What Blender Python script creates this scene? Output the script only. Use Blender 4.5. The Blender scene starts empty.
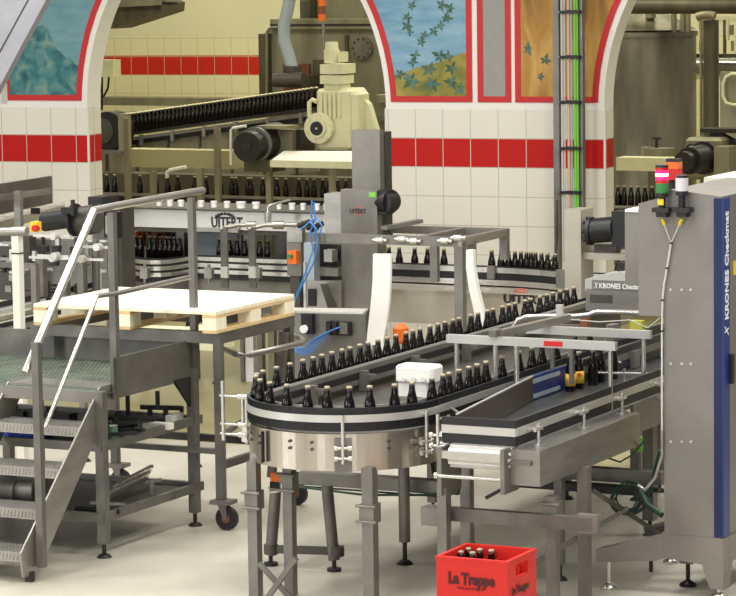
import bpy, bmesh, math, random
from mathutils import Vector, Matrix
random.seed(7)
SC = bpy.context.scene
COL = SC.collection
PI = math.pi
# ------------------------------------------------------------------ camera
F = 3000.0; H = 3.7; YAW = math.radians(26.5); PIT = math.atan(338/3000.0); ROLL = 0.014
CAM = Vector((7.91, -15.70, H))
fw = Vector((-math.sin(YAW)*math.cos(PIT), math.cos(YAW)*math.cos(PIT), -math.sin(PIT)))
rt0 = Vector((math.cos(YAW), math.sin(YAW), 0)); up0 = rt0.cross(fw)
rt = rt0*math.cos(ROLL) - up0*math.sin(ROLL)
up = up0*math.cos(ROLL) + rt0*math.sin(ROLL)
def ray(px, py): return fw + rt*((px-368)/F) + up*((298-py)/F)
def W(px, py, z):
    d = ray(px, py); return CAM + d*((z-H)/d.z)
def onY(px, py, Y):
    d = ray(px, py); return CAM + d*((Y-CAM.y)/d.y)
def onX(px, py, X):
    d = ray(px, py); return CAM + d*((X-CAM.x)/d.x)
cd = bpy.data.cameras.new('camera'); cam = bpy.data.objects.new('camera', cd); COL.objects.link(cam)
M = Matrix((rt, up, -fw)).transposed().to_4x4(); M.translation = CAM; cam.matrix_world = M
cd.sensor_fit = 'HORIZONTAL'; cd.sensor_width = 36; cd.lens = F/736*36; cd.clip_end = 300; cd.clip_start = .1
SC.camera = cam
# ------------------------------------------------------------------ materials
def lin(c): return tuple(((v/255)/12.92 if v/255 <= .04045 else ((v/255+.055)/1.055)**2.4) for v in c)
MT = {}
def mat(name, rgb, rough=.5, metal=0.0, noise=0.0, scale=8.0, bump=0.0, emit=0, spec=.5, stretch=None, trans=0):
    m = bpy.data.materials.new(name); m.use_nodes = True; nt = m.node_tree; b = nt.nodes['Principled BSDF']
    c = lin(rgb); b.inputs['Base Color'].default_value = (*c, 1)
    b.inputs['Roughness'].default_value = rough; b.inputs['Metallic'].default_value = metal
    b.inputs['Specular IOR Level'].default_value = spec
    if trans: b.inputs['Transmission Weight'].default_value = trans
    if emit: b.inputs['Emission Color'].default_value = (*c, 1); b.inputs['Emission Strength'].default_value = emit
    if noise or bump:
        tc = nt.nodes.new('ShaderNodeTexCoord'); mp = nt.nodes.new('ShaderNodeMapping'); nz = nt.nodes.new('ShaderNodeTexNoise')
        nt.links.new(tc.outputs['Object'], mp.inputs[0]); nt.links.new(mp.outputs[0], nz.inputs['Vector'])
        if stretch: mp.inputs['Scale'].default_value = stretch
        nz.inputs['Scale'].default_value = scale; nz.inputs['Detail'].default_value = 5
    if noise:
        rp = nt.nodes.new('ShaderNodeValToRGB'); nt.links.new(nz.outputs['Fac'], rp.inputs[0])
        rp.color_ramp.elements[0].position = .3; rp.color_ramp.elements[1].position = .7
        rp.color_ramp.elements[0].color = (*[v*(1-noise) for v in c], 1); rp.color_ramp.elements[1].color = (*[min(1, v*(1+noise)) for v in c], 1)
        nt.links.new(rp.outputs[0], b.inputs['Base Color'])
    if bump:
        bp = nt.nodes.new('ShaderNodeBump'); bp.inputs['Strength'].default_value = bump; bp.inputs['Distance'].default_value = .01
        nt.links.new(nz.outputs['Fac'], bp.inputs['Height']); nt.links.new(bp.outputs[0], b.inputs['Normal'])
    MT[name] = m; return m
mat('steel', (158, 155, 149), .33, .75, .16, 3, stretch=(1, 1, 4))
mat('steel_bright', (215, 213, 208), .26, .85, .06, 4)
mat('steel_drum', (200, 192, 182), .24, .95, .06, 3, stretch=(5, 5, .5))
mat('steel_matt', (126, 123, 117), .45, .55, .18, 4)
mat('deck_green', (128, 138, 124), .5, .3, .3, 6)
mat('steel_dark', (82, 79, 74), .5, .5, .18, 5)
mat('cabinet_steel', (134, 130, 124), .42, .45, .10, 3)
mat('frame_grey', (110, 107, 101), .42, .5, .2, 6)
mat('alu', (206, 205, 200), .35, .5)
mat('black', (22, 22, 24), .45)
mat('rubber', (30, 30, 34), .5, bump=.2, scale=60)
mat('belt_shiny', (96, 96, 98), .3, .6, .25, 30)
mat('dark', (44, 43, 42), .5, .3, .3, 9)
mat('glass', (15, 9, 6), .10, spec=.45)
mat('cap', (170, 158, 134), .45, .2)
mat('cap_lit', (252, 244, 205), .4)  # copy of the cap colour, brightened to stand in for strong light
mat('white', (242, 240, 234), .4)
mat('offwhite', (226, 222, 210), .5)
mat('cream', (214, 212, 176), .45, noise=.06)
mat('olive_steel', (140, 136, 112), .45, .35, .2, 2, stretch=(3, 3, .6))
mat('olive_dark', (84, 80, 62), .5, .35, .3, 3, stretch=(3, 3, .6))
mat('tank', (122, 118, 104), .38, .5, .5, 1.6, stretch=(2.2, 2.2, .5))
mat('beige_steel', (178, 173, 160), .4, .4, .12, 3)
mat('bed_steel', (170, 162, 148), .3, .6, .3, 1.6, stretch=(1, 1, .3))
mat('wood', (248, 236, 208), .6, noise=.12, scale=5, stretch=(1, 12, 1))
mat('wood_dark', (216, 186, 134), .6, noise=.12, scale=5)
mat('red', (206, 30, 20), .5)
mat('orange', (232, 110, 30), .45)
mat('yellow', (226, 200, 40), .45)
mat('olive_yellow', (176, 172, 62), .5)
mat('cream_dull', (176, 170, 130), .45, .1)
mat('green', (48, 120, 60), .5)
mat('guard_brown', (66, 48, 42), .3, .3, .3, 3)
mat('blue', (28, 50, 116), .4)
mat('blue_dark', (16, 28, 74), .4)
mat('bluehose', (70, 130, 200), .35)
mat('bluegrey', (160, 172, 182), .45)
mat('blue_bag', (24, 62, 170), .4)
mat('greencable', (38, 66, 48), .45)
mat('cable_green', (120, 200, 60), .5); mat('cable_peach', (214, 178, 150), .5); mat('cable_white', (196, 196, 190), .5); mat('cable_blue', (160, 176, 186), .5)
mat('brown', (126, 72, 48), .6)
mat('lilac', (206, 200, 208), .3)
mat('red_lamp', (255, 20, 60), .3, emit=6); mat('red_dim', (190, 22, 30), .3)
mat('white_hot', (255, 190, 210), .3, emit=9)
mat('plaster', (232, 231, 224), .6)
mat('reveal', (204, 206, 196), .6)
mat('grey_panel', (160, 158, 154), .6, noise=.04)
mat('border_red', (206, 34, 38), .5)
mat('border_yellow', (214, 150, 60), .5)
mat('leaf', (82, 116, 100), .6, noise=.3, scale=6)
mat('leaf_dark', (64, 96, 70), .6, noise=.3, scale=6)
mat('text_dark', (38, 36, 38), .5); mat('text_white', (240, 240, 240), .5); mat('text_crate', (70, 14, 16), .5); mat('text_red', (210, 90, 70), .5)
mat('lavender', (156, 156, 164), .55, noise=.14, scale=2)
mat('label', (232, 190, 60), .5)
mat('ceiling', (206, 206, 200), .8)
mat('lampwhite', (255, 250, 240), .5, emit=4)

def grid_floor(name, deck=False):
    m = mat(name, (186, 182, 168), .42, 0); nt = m.node_tree; b = nt.nodes['Principled BSDF']
    tc = nt.nodes.new('ShaderNodeTexCoord')
    n1 = nt.nodes.new('ShaderNodeTexNoise'); n1.inputs['Scale'].default_value = .7; n1.inputs['Detail'].default_value = 6
    n2 = nt.nodes.new('ShaderNodeTexVoronoi'); n2.inputs['Scale'].default_value = 9
    r1 = nt.nodes.new('ShaderNodeValToRGB'); r1.color_ramp.elements[0].color = (*lin((178, 173, 158)), 1); r1.color_ramp.elements[1].color = (*lin((205, 200, 186)), 1)
    r1.color_ramp.elements[0].position = .35; r1.color_ramp.elements[1].position = .65
    r2 = nt.nodes.new('ShaderNodeValToRGB'); r2.color_ramp.elements[0].color = (.72, .71, .68, 1); r2.color_ramp.elements[1].color = (1, 1, 1, 1)
    r2.color_ramp.elements[0].position = .05; r2.color_ramp.elements[1].position = .16
    mx = nt.nodes.new('ShaderNodeMix'); mx.data_type = 'RGBA'; mx.blend_type = 'MULTIPLY'; mx.inputs[0].default_value = .5
    L = nt.links
    L.new(tc.outputs['Object'], n1.inputs['Vector']); L.new(tc.outputs['Object'], n2.inputs['Vector'])
    L.new(n1.outputs['Fac'], r1.inputs[0]); L.new(n2.outputs['Distance'], r2.inputs[0])
    L.new(r1.outputs[0], mx.inputs[6]); L.new(r2.outputs[0], mx.inputs[7]); 
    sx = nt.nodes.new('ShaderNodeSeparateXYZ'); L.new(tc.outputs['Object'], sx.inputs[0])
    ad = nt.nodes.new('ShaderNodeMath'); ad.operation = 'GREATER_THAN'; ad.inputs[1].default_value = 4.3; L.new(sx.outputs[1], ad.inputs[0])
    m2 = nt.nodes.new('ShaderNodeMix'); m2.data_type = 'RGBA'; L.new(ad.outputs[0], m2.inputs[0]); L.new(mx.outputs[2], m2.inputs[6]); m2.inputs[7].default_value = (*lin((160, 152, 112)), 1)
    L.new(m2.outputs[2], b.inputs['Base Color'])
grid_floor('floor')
def tile_mat(name, cream, red, t, u0, z0, zr0, zr1, ztop, grout, plaster):
    """square tiles in the object's x/z (x+y on reveals), one red course, plain plaster above ztop"""
    m = mat(name, cream, .5, spec=.25); nt = m.node_tree; b = nt.nodes['Principled BSDF']; L = nt.links
    tc = nt.nodes.new('ShaderNodeTexCoord'); sx = nt.nodes.new('ShaderNodeSeparateXYZ'); L.new(tc.outputs['Object'], sx.inputs[0])
    def mth(op, a, bb=None):
        n = nt.nodes.new('ShaderNodeMath'); n.operation = op
        for i, v in enumerate((a, bb)):
            if v is None: continue
            if isinstance(v, (int, float)): n.inputs[i].default_value = v
            else: L.new(v, n.inputs[i])
        return n.outputs[0]
    def grt(o, off):
        f = mth('FRACT', mth('DIVIDE', mth('SUBTRACT', o, off), t)); return mth('GREATER_THAN', mth('ABSOLUTE', mth('SUBTRACT', f, .5)), .485)
    uv = mth('ADD', sx.outputs[0], sx.outputs[1])
    g = mth('MAXIMUM', grt(uv, u0), grt(sx.outputs[2], z0))
    isred = mth('MULTIPLY', mth('GREATER_THAN', sx.outputs[2], zr0), mth('LESS_THAN', sx.outputs[2], zr1))
    top = mth('GREATER_THAN', sx.outputs[2], ztop)
    def mix(f, a, c):
        n = nt.nodes.new('ShaderNodeMix'); n.data_type = 'RGBA'; L.new(f, n.inputs[0])
        for i, v in ((6, a), (7, c)):
            if isinstance(v, tuple): n.inputs[i].default_value = (*lin(v), 1)
            else: L.new(v, n.inputs[i])
        return n.outputs[2]
    c = mix(top, mix(g, mix(isred, cream, red), grout), plaster)
    L.new(c, b.inputs['Base Color'])
    return m
# ------------------------------------------------------------------ mesh building
JR = random.Random(5)
class MB:
    def __init__(s): s.v = []; s.f = []; s.mi = []; s.m = 0; s.sm = []; s.smooth = False
    def add(s, vs, fs):
        o = len(s.v); s.v += [tuple(v) for v in vs]
        for f in fs: s.f.append([i+o for i in f]); s.mi.append(s.m); s.sm.append(s.smooth)
        return s
    def box(s, x0, x1, y0, y1, z0, z1):
        x0, x1 = min(x0, x1), max(x0, x1); y0, y1 = min(y0, y1), max(y0, y1); z0, z1 = min(z0, z1), max(z0, z1)
        e = JR.uniform(.0001, .0012)      # no two boxes share a face exactly
        x0 -= e; x1 += e; y0 -= e; y1 += e; z1 += e
        return s.add([(x, y, z) for z in (z0, z1) for x, y in ((x0, y0), (x1, y0), (x1, y1), (x0, y1))],
                     [(3, 2, 1, 0), (4, 5, 6, 7), (0, 1, 5, 4), (1, 2, 6, 5), (2, 3, 7, 6), (3, 0, 4, 7)])
    def bar(s, a, b, w, h=None, upv=(0, 0, 1)):
        """rectangular bar from a to b: w across, h along upv"""
        a = Vector(a); b = Vector(b); h = h or w; d = (b-a).normalized(); u_ = Vector(upv)
        if abs(d.dot(u_)) > .98: u_ = Vector((0, 1, 0))
        r = d.cross(u_).normalized(); u_ = r.cross(d)
        vs = [p + r*(i*w/2) + u_*(j*h/2) for p in (a, b) for i, j in ((-1, -1), (1, -1), (1, 1), (-1, 1))]
        return s.add(vs, [(3, 2, 1, 0), (4, 5, 6, 7), (0, 1, 5, 4), (1, 2, 6, 5), (2, 3, 7, 6), (3, 0, 4, 7)])
    def cyl(s, a, b, r, n=12, r2=None, cap=True):
        a = Vector(a); b = Vector(b); r2 = r if r2 is None else r2; d = (b-a).normalized()
        t = Vector((1, 0, 0)) if abs(d.x) < .9 else Vector((0, 1, 0)); p = d.cross(t).normalized(); q = d.cross(p)
        sm = s.smooth; s.smooth = True
        vs = [a + (p*math.cos(2*PI*i/n)+q*math.sin(2*PI*i/n))*r for i in range(n)] + [b + (p*math.cos(2*PI*i/n)+q*math.sin(2*PI*i/n))*r2 for i in range(n)]
        s.add(vs, [((i+1) % n, i, i+n, (i+1) % n+n) for i in range(n)])
        s.smooth = False
        if cap: s.add(vs, [tuple(range(n)), tuple(range(2*n-1, n-1, -1))])
        s.smooth = sm; return s
    def tube(s, pts, r, n=8):
        pts = [Vector(p) for p in pts]; k = len(pts); sm = s.smooth; s.smooth = True
        vs = []; prev = None
        for i, p in enumerate(pts):
            d = (pts[min(i+1, k-1)]-pts[max(i-1, 0)]).normalized()
            if prev is None:
                t = Vector((0, 0, 1)) if abs(d.z) < .9 else Vector((1, 0, 0)); a = d.cross(t).normalized()
            else: a = (prev - d*prev.dot(d)).normalized()
            prev = a; b = d.cross(a)
            vs += [p + (a*math.cos(2*PI*j/n)+b*math.sin(2*PI*j/n))*r for j in range(n)]
        fs = [(i*n+j, i*n+(j+1) % n, (i+1)*n+(j+1) % n, (i+1)*n+j) for i in range(k-1) for j in range(n)]
        s.add(vs, fs); s.smooth = False
        s.add(vs[:n], [tuple(range(n-1, -1, -1))]); s.add(vs[-n:], [tuple(range(n))]); s.smooth = sm; return s
    def lathe(s, prof, c=(0, 0, 0), n=16):
        c = Vector(c); vs = []; fs = []; k = len(prof); sm = s.smooth; s.smooth = True
        for r, z in prof: vs += [c + Vector((r*math.cos(2*PI*j/n), r*math.sin(2*PI*j/n), z)) for j in range(n)]
        for i in range(k-1): fs += [(i*n+j, i*n+(j+1) % n, (i+1)*n+(j+1) % n, (i+1)*n+j) for j in range(n)]
        fs += [tuple(range(n-1, -1, -1)), tuple(range((k-1)*n, k*n))]
        s.add(vs, fs); s.smooth = sm; return s
    def poly(s, pts, ext):
        """flat polygon (3D points) extruded by vector ext"""
        pts = [Vector(p) for p in pts]; n = len(pts); e = Vector(ext)
        return s.add(pts + [p+e for p in pts], [tuple(range(n)), tuple(range(2*n-1, n-1, -1))] + [(i, i+n, (i+1) % n+n, (i+1) % n) for i in range(n)])
    def sweep(s, path, o0, o1, z0, z1):
        """strip following an xy path (list of (x,y,nx,ny)), from offset o0 to o1 along the normal, z0..z1"""
        k = len(path); vs = []
        for x, y, nx, ny in path:
            vs += [(x+nx*o0, y+ny*o0, z0), (x+nx*o1, y+ny*o1, z0), (x+nx*o1, y+ny*o1, z1), (x+nx*o0, y+ny*o0, z1)]
        fs = [(i*4+j, i*4+(j+1) % 4, (i+1)*4+(j+1) % 4, (i+1)*4+j) for i in range(k-1) for j in range(4)]
        fs += [(3, 2, 1, 0), tuple((k-1)*4+j for j in range(4))]
        return s.add(vs, fs)
    def build(s, name, material, parent=None, loc=(0, 0, 0), rot=(0, 0, 0)):
        me = bpy.data.meshes.new(name); me.from_pydata(s.v, [], s.f)
        for m in (material if isinstance(material, (list, tuple)) else [material]): me.materials.append(MT[m] if isinstance(m, str) else m)
        for p, i, sm in zip(me.polygons, s.mi, s.sm): p.material_index = i; p.use_smooth = sm
        bm = bmesh.new(); bm.from_mesh(me); bmesh.ops.recalc_face_normals(bm, faces=bm.faces); bm.to_mesh(me); bm.free()
        o = bpy.data.objects.new(name, me); COL.objects.link(o); o.location = loc; o.rotation_euler = rot
        if parent: o.parent = parent
        return o
def tag(o, label, cat, group=None, kind=None):
    o['label'] = label; o['category'] = cat
    if group: o['group'] = group
    if kind: o['kind'] = kind
    return o
EMP = []
def thing(name, label, cat, loc=(0, 0, 0), group=None):
    o = bpy.data.objects.new(name, None); COL.objects.link(o); o.location = loc; o.empty_display_size = .05
    tag(o, label, cat, group); return o
def P(mb, name, m, parent):
    """part given in world coordinates under a thing whose empty sits at its location"""
    o = mb.build(name, m)
    base = Vector(parent.location); g = parent.parent
    while g: base += Vector(g.location); g = g.parent
    o.parent = parent; o.location = -base
    # bake so that the part's own origin is the parent's base
    o.data.transform(Matrix.Translation(-base)); o.location = (0, 0, 0); return o
def struct(o): o['kind'] = 'structure'; return o
def fb(mb, x0, x1, y0, y1, Y, dep):
    """box whose front face lies on the plane y=Y and is seen at these picture coordinates, dep deep"""
    xm, ym = (x0+x1)/2, (y0+y1)/2
    a = onY(x0, ym, Y).x; b = onY(x1, ym, Y).x; zt = onY(xm, y0, Y).z; zb = onY(xm, y1, Y).z
    mb.box(a, b, Y, Y+dep, zb, zt); return mb
def FB(x0, x1, y0, y1, Y, dep): return fb(MB(), x0, x1, y0, y1, Y, dep)
def FG(x0, x1, y0, Y, dep):
    a = onY(x0, y0, Y); b = onY(x1, y0, Y); return MB().box(a.x, b.x, Y, Y+dep, 0, (a.z+b.z)/2)
def text_mesh(txt, size, name, material, parent, loc, rot, bold=0.0, shear=0.0, ext=.0015, width=None, world=True):
    cu = bpy.data.curves.new(name, 'FONT'); cu.body = txt; cu.size = size; cu.offset = bold; cu.shear = shear; cu.extrude = ext; cu.resolution_u = 2
    t = bpy.data.objects.new('tmp', cu); COL.objects.link(t); bpy.context.view_layer.update()
    me = bpy.data.meshes.new_from_object(t.evaluated_get(bpy.context.evaluated_depsgraph_get()))
    COL.objects.unlink(t); bpy.data.objects.remove(t)
    if width:
        xs = [v.co.x for v in me.vertices]; k = width/(max(xs)-min(xs)); me.transform(Matrix.Diagonal((k, 1, 1, 1)))
    me.materials.clear(); me.materials.append(MT[material]); o = bpy.data.objects.new(name, me); COL.objects.link(o)
    b = Vector(loc)
    if parent:
        o.parent = parent; g = parent
        while g: b = b - Vector(g.location); g = g.parent
    o.location = b; o.rotation_euler = rot; return o
R90 = PI/2

# ================================================================== SETTING
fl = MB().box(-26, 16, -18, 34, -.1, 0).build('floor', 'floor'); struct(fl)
ce = MB().box(-26, 16, -18, 34, 6.3, 6.4).build('ceiling', 'ceiling'); struct(ce)
# arcade wall, in its own frame
WA = math.radians(5.5); WP = CAM + ray(470, 167.5)*28.0; WP.z = 0
wu = Vector((math.cos(WA), math.sin(WA), 0)); wn = Vector((-math.sin(WA), math.cos(WA), 0))
def wl(px, py, off=0.0, P0=WP):
    d = ray(px, py); t = ((P0 + wn*off) - CAM).dot(wn)/d.dot(wn); q = CAM + d*t; return ((q-P0).dot(wu), q.z)
T = .2725
u86, zs = wl(87, 107); u386, _ = wl(386, 107); u604, _ = wl(604, 107)
zr0 = wl(470, 167.4)[1]; zr1 = wl(470, 138.8)[1]; ztile = wl(470, 109.5)[1]
a_ = (u386-u86)/2; b_ = 1.9; period = u604-u86; th = .30
tile_mat('tile_hall', (236, 232, 220), (196, 22, 16), T, wl(415.6, 150)[0], zr0, zr0, zr1, ztile, (198, 193, 180), (246, 244, 238))
wm = MB(); TOP = 6.3
arch_c = [(u86+u386)/2 + period*k for k in (-2, -1, 0, 1, 2)]
wm_edges = []
u_prev = arch_c[0]-a_-1.6
for c in arch_c:
    wm.box(u_prev, c-a_, 0, th, 0, TOP)
    N = 40
    for i in range(N):
        t0 = PI*(1-i/N); t1 = PI*(1-(i+1)/N)
        p = (c+a_*math.cos(t0), zs+b_*math.sin(t0)); q = (c+a_*math.cos(t1), zs+b_*math.sin(t1))
        vs = [(p[0], 0, p[1]), (q[0], 0, q[1]), (q[0], 0, TOP), (p[0], 0, TOP)]
        wm.add(vs + [(x, th, z) for x, y, z in vs], [(0, 1, 2, 3), (7, 6, 5, 4), (0, 4, 5, 1)])
    u_prev = c+a_
wm.box(u_prev, u_prev+2, 0, th, 0, TOP)
wo = wm.build('wall_middle', 'tile_hall', None, WP, (0, 0, WA)); struct(wo)
# thin white corner beads
tb = MB()
for c in arch_c:
    for sgn in (-1, 1): tb.box(c+sgn*(a_-.004)-.008, c+sgn*(a_-.004)+.008, -.003, .015, 0, zs)
struct(tb.build('trim_1', 'plaster', None, WP, (0, 0, WA)))
# far wall of the cellar
BP = CAM + ray(170, 75)*43.0; BP.z = 0
zb0 = wl(170, 75, 0, BP)[1]; zb1 = wl(170, 55.5, 0, BP)[1]; ztb = wl(170, 36, 0, BP)[1]
tile_mat('tile_cellar', (218, 212, 172), (190, 40, 28), .262, wl(114.7, 60, 0, BP)[0], zb0, zb0, zb1, ztb, (184, 176, 136), (214, 210, 176))
struct(MB().box(-8, 16, 0, .3, 0, 6.3).build('wall_back', 'tile_cellar', None, BP, (0, 0, WA)))
struct(MB().box(-26, -25.8, -18, 34, 0, 6.3).build('wall_left', 'plaster'))

# murals on the arcade wall
def mural(pts_fn, label, kind, leaves):
    pts = pts_fn(0); inner = pts_fn(.055)
    m = thing('mural', label, 'mural', WP); m.rotation_euler = (0, 0, WA)
    n = len(pts); mb = MB()
    for i in range(n):
        j = (i+1) % n; a, b, c, d = pts[i], pts[j], inner[j], inner[i]
        vs = [(p[0], -.004, p[1]) for p in (a, b, c, d)]; mb.add(vs + [(x, -.014, z) for x, y, z in vs], [(7, 6, 5, 4), (0, 1, 5, 4), (2, 3, 7, 6), (0, 1, 2, 3)])
    mb.build('painted_border', 'border_red', m)
    MB().poly([(p[0], -.003, p[1]) for p in inner], (0, -.004, 0)).build('painting', kind, m)
    if leaves:
        lb = MB()
        for (px, py, rad, cnt) in leaves:
            for k in range(cnt):
                u_, z_ = wl(px, py); ang = k*2*PI/cnt + random.uniform(-.3, .3); L_ = rad/130*random.uniform(.7, 1.1)
                dx, dz = math.cos(ang), math.sin(ang); wdt = L_*.24
                pp = [(u_, z_), (u_+dx*L_*.4-dz*wdt, z_+dz*L_*.4+dx*wdt), (u_+dx*L_, z_+dz*L_), (u_+dx*L_*.4+dz*wdt, z_+dz*L_*.4-dx*wdt)]
                y_ = -.009 - .0002*k
                lb.m = random.choice((0, 0, 1)); lb.add([(a, y_, b) for a, b in pp], [(0, 1, 2, 3)])
        lb.build('painted_leaves', ['leaf', 'leaf_dark'], m)
    return m
def paint(name, stops, scale, detail=6, hor=None, stretch=(1, 1, 1), wave=False):
    m = mat(name, (128, 128, 128), .7); nt = m.node_tree; L = nt.links; b = nt.nodes['Principled BSDF']
    tc = nt.nodes.new('ShaderNodeTexCoord'); mp = nt.nodes.new('ShaderNodeMapping'); mp.inputs['Scale'].default_value = stretch; L.new(tc.outputs['Object'], mp.inputs[0])
    nz = nt.nodes.new('ShaderNodeTexNoise'); nz.inputs['Scale'].default_value = scale; nz.inputs['Detail'].default_value = detail; nz.inputs['Distortion'].default_value = .6; L.new(mp.outputs[0], nz.inputs['Vector'])
    def ramp(src, st):
        r = nt.nodes.new('ShaderNodeValToRGB')
        while len(r.color_ramp.elements) < len(st): r.color_ramp.elements.new(.5)
        for e, (p, c) in zip(r.color_ramp.elements, st): e.position = p; e.color = (*lin(c), 1)
        L.new(src, r.inputs[0]); return r.outputs[0]
    c = ramp(nz.outputs['Fac'], stops)
    if hor:      # second paint above a hand painted skyline: z > z0 + slope*x + wobble
        z0, slope, wob, st2 = hor
        sx = nt.nodes.new('ShaderNodeSeparateXYZ'); L.new(tc.outputs['Object'], sx.inputs[0])
        def mth(op, a, bb):
            n = nt.nodes.new('ShaderNodeMath'); n.operation = op
            for i, v in enumerate((a, bb)):
                if isinstance(v, (int, float)): n.inputs[i].default_value = v
                else: L.new(v, n.inputs[i])
            return n.outputs[0]
        n2 = nt.nodes.new('ShaderNodeTexNoise'); n2.inputs['Scale'].default_value = 5; L.new(tc.outputs['Object'], n2.inputs['Vector'])
        line = mth('ADD', mth('MULTIPLY', sx.outputs[0], slope), mth('ADD', mth('MULTIPLY', mth('SUBTRACT', n2.outputs['Fac'], .5), wob), z0))
        f = mth('GREATER_THAN', sx.outputs[2], line)
        n3 = nt.nodes.new('ShaderNodeTexNoise'); n3.inputs['Scale'].default_value = 3; mp3 = nt.nodes.new('ShaderNodeMapping'); mp3.inputs['Scale'].default_value = (1, 1, 4); L.new(tc.outputs['Object'], mp3.inputs[0]); L.new(mp3.outputs[0], n3.inputs['Vector'])
        mx = nt.nodes.new('ShaderNodeMix'); mx.data_type = 'RGBA'; L.new(f, mx.inputs[0]); L.new(c, mx.inputs[6]); L.new(ramp(n3.outputs['Fac'], st2), mx.inputs[7]); c = mx.outputs[2]
    L.new(c, b.inputs['Base Color'])
uf1, zf1 = wl(70, 62); uf2, zf2 = wl(40, 10)
paint('paint_forest', [(.34, (44, 92, 100)), (.5, (70, 132, 136)), (.66, (130, 158, 146))], 7, 8, hor=(zf1 + .9*1.25*0 + 0, -1.15, .5, [(.3, (104, 150, 160)), (.7, (130, 168, 176))]))
# anchor the forest skyline to the panel
for n_ in MT['paint_forest'].node_tree.nodes:
    if n_.type == 'MATH' and n_.operation == 'ADD' and not n_.inputs[1].is_linked and abs(n_.inputs[1].default_value-zf1) < 1e-5: n_.inputs[1].default_value = zf1 + 1.15*uf1
uh, zh = wl(430, 64)
paint('paint_meadow', [(.35, (104, 112, 52)), (.5, (150, 140, 62)), (.68, (176, 160, 84))], 4, 6, hor=(zh - .3*uh, .3, .06, [(.3, (110, 158, 188)), (.7, (150, 186, 206))]))
for n_ in MT['paint_meadow'].node_tree.nodes: pass
paint('paint_trunk', [(.3, (110, 92, 56)), (.48, (190, 140, 66)), (.66, (220, 180, 104))], 2.2, 5, stretch=(2.6, 1, .6))
PT = 5.2
def edge_right_of_arch(c, off):      # points up the right hand flank of arch c, pushed outwards
    out = []
    for i in range(15):
        t = i/14*PI*.42; out.append((c+(a_+off)*math.cos(t), zs+(b_+off*1.2)*math.sin(t)))
    return out
def panel_left(k, ul, zbt):          # panel whose LEFT flank follows arch k
    c = arch_c[k]
    def fn(o):
        e = [p for p in edge_right_of_arch(c, .055+o) if p[1] > zbt+o]
        e0 = c + (a_+.055+o)*math.sqrt(max(0, 1-((zbt+o-zs)/(b_+.05))**2))
        e = e[:12] if len(e) >= 12 else e + [e[-1]]*(12-len(e))
        return [(e0, zbt+o)] + e + [(ul-o, e[-1][1]), (ul-o, zbt+o)]
    return fn
def panel_right(k, ur, zbt):
    c = arch_c[k]; f = panel_left(k, 2*c-ur, zbt)
    return lambda o: [(2*c-u_, z_) for u_, z_ in f(o)]
zbt = wl(430, 102)[1]
mural(panel_left(2, wl(472.5, 90)[0], zbt), 'framed mural of a green vine over a sunny hill under blue sky', 'paint_meadow',
      [(412, 6, 9, 5), (408, 17, 8, 5), (407, 26, 9, 5), (410, 32, 6, 4), (441, 5, 9, 5), (450, 8, 9, 6), (447, 18, 9, 6), (441, 26, 8, 5), (434, 31, 8, 5), (424, 36, 9, 5), (421, 42, 7, 5), (416, 55, 9, 4), (413, 62, 8, 4), (440, 56, 12, 5), (449, 57, 9, 4), (452, 68, 11, 5), (430, 70, 12, 5), (412, 80, 14, 6), (432, 84, 12, 6), (400, 74, 9, 5), (452, 82, 12, 6), (460, 88, 9, 5)])
mural(panel_right(3, wl(515.5, 90)[0], zbt), 'framed mural of a brown tree trunk, partly behind the cable ladder', 'paint_trunk', [(528, 50, 9, 5), (545, 60, 9, 5), (541, 76, 7, 5), (528, 48, 8, 4)])
mural(panel_right(2, wl(5, 90)[0], zbt), 'framed mural of a misty blue-green forest beside the left arch', 'paint_forest', None)
gp = lambda o: [(wl(478, 90)[0]+o, zbt+o), (wl(478, 90)[0]+o, zs+1.75-o), (wl(511.5, 90)[0]-o, zs+1.75-o), (wl(511.5, 90)[0]-o, zbt+o)]
mural(gp, 'narrow plain grey wall panel with red border between two murals', 'grey_panel', None)

# ------------------------------------------------------------------ bottles
BPROF = [(.001, 0), (.028, .0), (.0325, .004), (.0325, .116), (.0312, .132), (.0280, .150), (.0228, .166), (.0190, .184), (.0172, .205), (.0166, .221)]
bb = MB().lathe(BPROF, n=14)
bottle0 = bb.build('beer_bottle', 'glass'); bb2 = MB().lathe([(.001, .221), (.0172, .221), (.0174, .228), (.0150, .235), (.001, .236)], n=12)
cap0 = bb2.build('crown_cap', 'cap', bottle0)
first_used = [False]
cap1 = bb2.build('crown_cap', 'cap_lit'); COL.objects.unlink(cap1)
NB = [0]
def bottle(x, y, z, label, group, cap=None):
    NB[0] += 1
    if not first_used[0]:
        first_used[0] = True; o = bottle0
    else:
        o = bottle0.copy(); COL.objects.link(o)
        c = (cap or cap0).copy(); COL.objects.link(c); c.parent = o
    o.location = (x, y, z); o.rotation_euler = (0, 0, random.uniform(0, 6.28)); tag(o, label, 'bottle', group); return o

BELT = 1.05
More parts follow.
